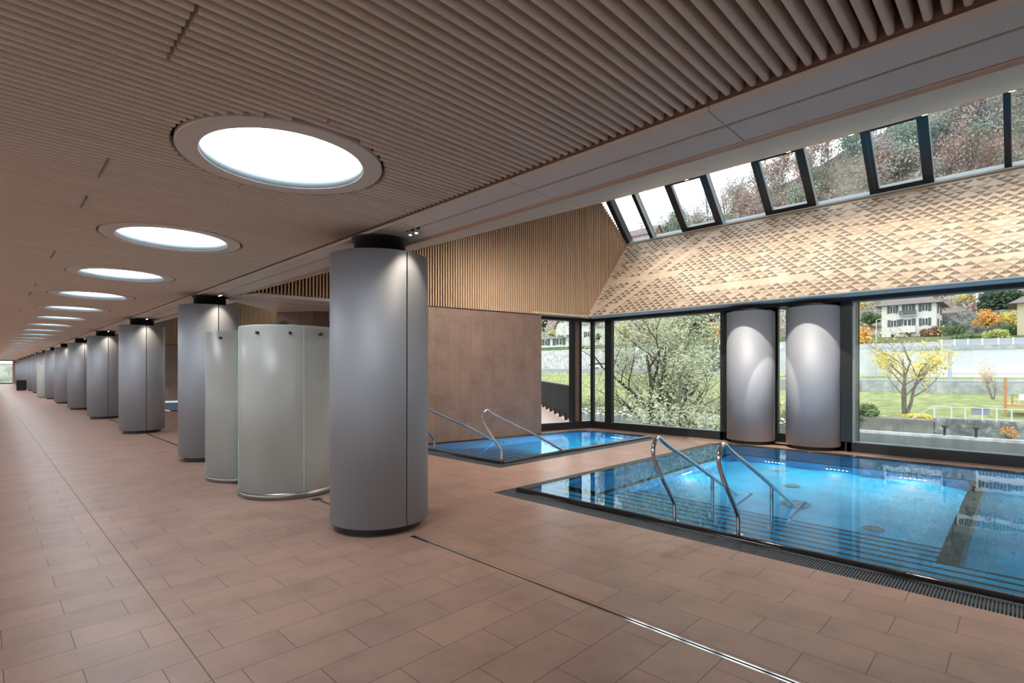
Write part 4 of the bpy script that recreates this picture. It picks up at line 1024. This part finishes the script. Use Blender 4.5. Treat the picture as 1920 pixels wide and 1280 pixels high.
# bank growth
bk_ = MB()
for k in range(6000):
    y = rr.uniform(13, 110); x = rr.gauss(60.5, .8); p_ = Vector((x, y, -3.2+rr.uniform(0, 1.3))); s_ = rr.uniform(.06, .2); u = Vector((rr.uniform(-1, 1), rr.uniform(-1, 1), rr.uniform(-1, 1))).normalized(); w_ = u.orthogonal()
    bk_.add([p_-u*s_, p_+w_*s_, p_+u*s_, p_-w_*s_], [(0, 1, 2, 3)])
tag(bk_.build('bank_scrub', M['lf_grey']), 'low scrub along the top of the far river bank', 'scrub', kind='stuff')
bush(1612, 806, 58.0, 66, 58, M['lf_green'], 'dark green bush at the lower left corner of the right window', 41, n=1600)
bush(1640, 790, 60.5, 44, 16, M['lf_yellow'], 'yellow undergrowth at the foot of the half-bare tree', 71, n=700, ls=.12)
bush(1720, 788, 60.5, 50, 14, M['lf_yellow'], 'yellow brambles right of the foot of the half-bare tree', 72, n=700, ls=.12)
bush(1770, 790, 58.0, 22, 9, M['lf_green'], 'small green tuft on the left end of the stone bank wall', 73, n=300)
bush(1897, 612, 132, 40, 30, M['lf_yellow'], 'thin yellow bush beside the beige house', 74, n=500)
bush(1790, 628, 124, 40, 22, M['lf_green'], 'green bush on the slope just right of the white house', 75, n=800)
bush(1660, 560, 175, 50, 24, M['lf_green'], 'green trees behind the left end of the white house roof', 76, 'garden_tree', n=900, cat='tree')
bush(1888, 826, 57.1, 34, 34, M['lf_orange'], 'orange bush hanging over the stone wall at the far right', 42, n=500)
bush(1625, 650, 112, 30, 44, M['lf_orange'], 'tall orange-yellow bush left of the big white house', 43, n=1200)
bush(1600, 650, 113, 26, 34, M['lf_lime'], 'green-yellow bush at the left edge of the right window', 44, n=900)
bush(1638, 606, 150, 50, 26, M['lf_green'], 'dark green shrubbery behind and left of the big white house', 45, n=1500)
bush(1612, 585, 170, 34, 30, M['lf_yellow'], 'small yellow tree top above the left shrubbery', 46, 'autumn_tree', n=700, cat='tree')
bush(1848, 612, 128, 46, 34, M['lf_orange'], 'flaming orange bush between the white and beige houses', 47, n=1200)
bush(1867, 640, 115, 46, 26, M['lf_lime'], 'bright lime green bush above the glazed balustrade', 48, n=1200)
bush(1812, 640, 117, 60, 16, M['lf_green'], 'low green ground cover right of the big white house', 49, n=1200)
bush(1895, 640, 119, 36, 40, M['lf_green'], 'dark green bush against the beige house', 50, n=1200)
bush(1885, 606, 140, 90, 66, M['lf_dark'], 'large dark evergreen above the orange bush', 51, 'evergreen_tree', n=3500, cat='tree')
bush(1830, 600, 150, 30, 34, M['lf_purple'], 'purple-leaved shrub left of the large evergreen', 52, n=700)
bush(1803, 568, 165, 34, 22, M['lf_yellow'], 'yellow bush high between the houses', 53, n=700)
bush(1780, 560, 175, 40, 26, M['lf_green'], 'green tree just behind the roof of the white house', 54, 'garden_tree', n=900, cat='tree')
bush(1123, 642, 116, 13, 20, M['lf_dark'], 'small dark round conifer before the long white house wing', 55, 'conifer_tree', n=900, cat='tree')
bush(1122, 664, 112, 34, 22, M['lf_brown'], 'bare brown bush above the parked car', 56, n=500)
bush(1020, 622, 150, 12, 34, M['lf_dark'], 'narrow dark conifer at the brown wall edge', 57, 'conifer_tree', n=800, cat='tree')
bush(1040, 632, 135, 34, 16, M['lf_lime'], 'yellow-green hedge bush above the low flat-roofed building', 58, n=800)
for k, (x_, y_, w_, h_, m_) in enumerate(((1170, 640, 40, 50, 'lf_ylgreen'), (1215, 650, 60, 60, 'lf_brown'), (1262, 640, 70, 60, 'lf_ylgreen'), (1310, 650, 60, 70, 'lf_dark'), (1345, 655, 50, 60, 'lf_orange'), (1330, 610, 60, 40, 'lf_brown'), (1280, 600, 60, 40, 'lf_green'))):
    nm = ['yellow-green bush', 'brown bush', 'broad yellow-green bush', 'dark evergreen bush', 'orange autumn bush', 'brown bush up the slope', 'green bush up the slope'][k]
    bush(x_, y_, 118+k*3, w_, h_, M[m_], nm+' seen behind the crown of the large willow', 60+k, n=1200)
S(MB().box(135, 136, -5, 14, 8, 13.2).build('garden_wall', M['stone']))
S(MB().box(129, 130, 2, 9, 6, 9.4).build('garden_wall', M['stone']))

# more houses up the slope (they show as reflections in the pool)
hr = random.Random(2)
spec = [(158, 2, 12, 9, 'white block of flats with many windows up the slope behind the header', 4), (178, -14, 14, 9, 'white terrace house on the upper slope', 3), (176, 22, 12, 8, 'white hillside house above the big white house', 3),
        (160, -32, 11, 8, 'white villa on the slope beyond the right edge', 3), (172, 52, 13, 8, 'white hillside house above the willow', 3), (196, 6, 16, 7, 'uppermost pale house below the woodland', 2)]
for k, (x, y, w_, h_, lb_, st_) in enumerate(spec):
    zb = ter(x, y)-.5; ws = [(1.6+i*2.4, 1+j*2.8, 1.1, 1.5) for i in range(int(w_/2.4)) for j in range(st_)]
    house('hillside_house', lb_, x, y-w_/2, y+w_/2, zb, zb+st_*2.8+.6, 9, M['rooftile'], M['render'], ws, roof=['flat', 'hip', 'side'][k % 3], rise=3, shutter=0, group=None)
# brown roofed house visible at the left end of the roof glazing
p = at(1195, 445, 235); house('hilltop_house', 'brown gabled house at the tree line behind the first roof pane', 235, p.y-9, p.y+9, p.z-6, p.z+1, 10, M['rooftile'], M['lf_hbrown'], [], roof='side', rise=4.5, shutter=0)

# woodland on the hill
protos = []
for k, (lf, H, nl, sp, lb_) in enumerate((('lf_hbrown', 14, 900, .6, 'russet-leaved woodland tree on the hillside high above the houses'), ('lf_hgrey', 13, 500, .55, 'nearly bare grey woodland tree on the hillside high above the houses'),
        ('lf_hgreen', 12, 1100, .6, 'green woodland tree on the hillside high above the houses'), ('lf_hgrey', 15, 120, .5, 'bare pale-stemmed woodland tree on the hillside high above the houses'), ('lf_hbrown', 12, 320, .65, 'thin brown woodland tree on the hillside high above the houses'))):
    tb, lb2 = tree_mesh(seed=100+k, H=H, spread=sp, trunk_r=.22, nleaf=nl, lsize=.34 if nl > 400 else .28, levels=3, stems=1, bias=.9, kids=5, fork=.3, seg=5)
    o_ = len(tb.v); tb.v += lb2.v; tb.f += [[o_+i for i in f] for f in lb2.f]; tb.mi += [1]*len(lb2.f); tb.sm += [False]*len(lb2.f)
    protos.append((tb, lf, lb_))
hr = random.Random(17); pobj = [None]*5; cnt = 0
for k in range(2000):
    if cnt >= 292: break
    x = hr.uniform(182, 262); y = hr.uniform(-70, 190); ang = math.atan2(y, x)
    d = x*math.sin(TH)+y*math.cos(TH); s_ = x*math.cos(TH)-y*math.sin(TH); u = 960+F*s_/d
    if not (1130 < u < 1990): continue
    if hr.random() > .35+.65*((x-182)/80): continue
    i = hr.choice([0, 0, 1, 1, 1, 2, 3, 3, 4]); tb, lf, lb_ = protos[i]
    if pobj[i] is None: o = pobj[i] = tb.build('woodland_tree', [M['barkgrey'], M[lf]])
    else: o = pobj[i].copy(); C.objects.link(o)
    s = hr.uniform(1.0, 1.5); o.location = (x, y, ter(x, y)-.6); o.rotation_euler.z = hr.uniform(0, 6.28); o.scale = (s, s, s*hr.uniform(.9, 1.1))
    tag(o, lb_, 'tree', 'hillside woodland'); cnt += 1

ug = MB(); hr = random.Random(23)
for k in range(42000):
    x = hr.uniform(150, 268); y = hr.uniform(-75, 200); q = Vector((x, y, ter(x, y)+hr.random()**2*6)); s_ = hr.uniform(.3, .75)
    u = Vector((hr.uniform(-1, 1), hr.uniform(-1, 1), hr.uniform(-1, 1))).normalized(); w_ = u.orthogonal()
    ug.add([q-u*s_, q+w_*s_*.6, q+u*s_, q-w_*s_*.6], [(0, 1, 2, 3)], hr.choice([0, 0, 1, 1, 2]))
tag(ug.build('woodland_undergrowth', [M['lf_hgrey'], M['lf_hbrown'], M['lf_hgreen']]), 'tangled brown and grey undergrowth between the hillside trees', 'undergrowth', kind='stuff')

# outdoor terrace and balustrade beside the bay
S(MB().prism([(9.7, gy(9.7)+.25), (12.4, gy(12.4)+.25), (14.2, 10.4), (22.5, 19.6), (22.5, 30), (9.7, 30)], -.5, -.3).build('terrace', M['terrace']))
t = thing('terrace_balustrade', (15.0, 11.7, -.3), 'black mesh balustrade running along the terrace outside the side window', 'balustrade')
d = Vector((5.9, 6.6, 0)); b = MB(); b.beam((0, 0, .72), d*1.3+Vector((0, 0, .72)), .03, 1.24); b.build('mesh_panel', M['mesh'], t)
b = MB(); b.beam((0, 0, 1.36), d*1.3+Vector((0, 0, 1.36)), .06, .04); b.build('handrail', M['frame'], t)
for k in range(9): q = d*(k/8*1.3); MB().box(q.x-.05, q.x+.05, q.y-.05, q.y+.05, -.0, .3).build('post', M['black'], t)
# ground outside the left gallery windows and far end
S(MB().box(-60, -3.8, -30, 140, -.4, -.1).build('forecourt', M['terrace']))
S(MB().box(-20, 20, 100, 104, -.2, 2.6).build('far_wall_outside', M['stonewhite'])); S(MB().box(-60, 12, END+.3, 100, -.2, -.05).build('forecourt_end', M['lawn']))
tag(MB().box(1.35, 1.9, 97, 97.4, -.05, .5).build('garden_block', M['concrete']), 'small grey block on the grass outside the far end window', 'block')

# ------------------------------------------------------------------ light
w = bpy.data.worlds.new('World'); bpy.context.scene.world = w; w.use_nodes = True; nt = w.node_tree
bg = nt.nodes['Background']; tc = nt.nodes.new('ShaderNodeTexCoord'); sp_ = nt.nodes.new('ShaderNodeSeparateXYZ'); cr = nt.nodes.new('ShaderNodeValToRGB')
nt.links.new(tc.outputs['Generated'], sp_.inputs[0]); nt.links.new(sp_.outputs['Z'], cr.inputs['Fac']); nt.links.new(cr.outputs['Color'], bg.inputs['Color'])
e = cr.color_ramp.elements; e[0].position = 0; e[0].color = (.80, .86, .92, 1); e[1].position = .6; e[1].color = (1, 1, 1, 1)
bg.inputs['Strength'].default_value = 2.3
# recessed downlights at the head of the sloping lining, above the patterned wall
t0 = None
for k in range(13):
    y = -5.3+1.09*k; X = 11.45; z = roofz(X)-.004
    if y > 7.6: break
    if t0 is None:
        t0 = thing('recessed_downlight', (X, y, z), '', 'ceiling light', 'recessed downlights under the roof glazing')
        t0.rotation_euler.y = -math.atan(.3735)
        MB().cyl(0, 0, .05, -.006, .02, 20).build('trim_ring', M['white'], t0); MB().cyl(0, 0, .036, -.009, -.005, 20).build('bulb', M['spotglow'], t0)
        o = t0
    else: o = copy_tree(t0); o.location = (X, y, z)
    o['label'] = 'small recessed downlight in the boarded slope by the roof glazing'
    light('wall_washer', 'SPOT', (X, y, z-.06), 120, (1, .88, .72), aim=(11.75, y, 3.3), spot_size=R(95), spot_blend=1, shadow_soft_size=.05)

for k in range(7):  # added fill lamps to brighten the hall, each below a black disc
    y = -5+2.0*k; X = 6.6; z = roofz(X)-.004
    o = thing('recessed_downlight', (X, y, z), '', 'ceiling light'); o.rotation_euler.y = -math.atan(.3735)  # added fill downlight, shares the name of the recessed ones
    MB().lathe(0, 0, [(.036, -.004), (.045, -.004), (.045, .02), (.036, .02)], 20).build('trim_ring', M['panel'], o); MB().cyl(0, 0, .036, -.003, .02, 20).build('baffle', M['black'], o); o['label'] = 'small added fill downlight midway up the boarded slope over the pools'; o['group'] = 'added fill downlights midway up the slope'
    light('hall_fill_light', 'SPOT', (X, y, z-.06), 330, (1, .93, .84), aim=(X+.9, y+1.1, 2.0), spot_size=R(150), spot_blend=1, shadow_soft_size=.06)

for k, Y in enumerate((f0.location.y, f1.location.y)):
    X = 8.72; o = thing('recessed_downlight', (X, Y-.25, roofz(X)-.004), 'small recessed downlight in the boarded slope aimed at the %s window column' % ('right', 'left')[k], 'ceiling light'); o.rotation_euler.y = -math.atan(.3735)
    MB().lathe(0, 0, [(.036, -.004), (.045, -.004), (.045, .02), (.036, .02)], 20).build('trim_ring', M['panel'], o); MB().cyl(0, 0, .036, -.003, .02, 20).build('baffle', M['black'], o)
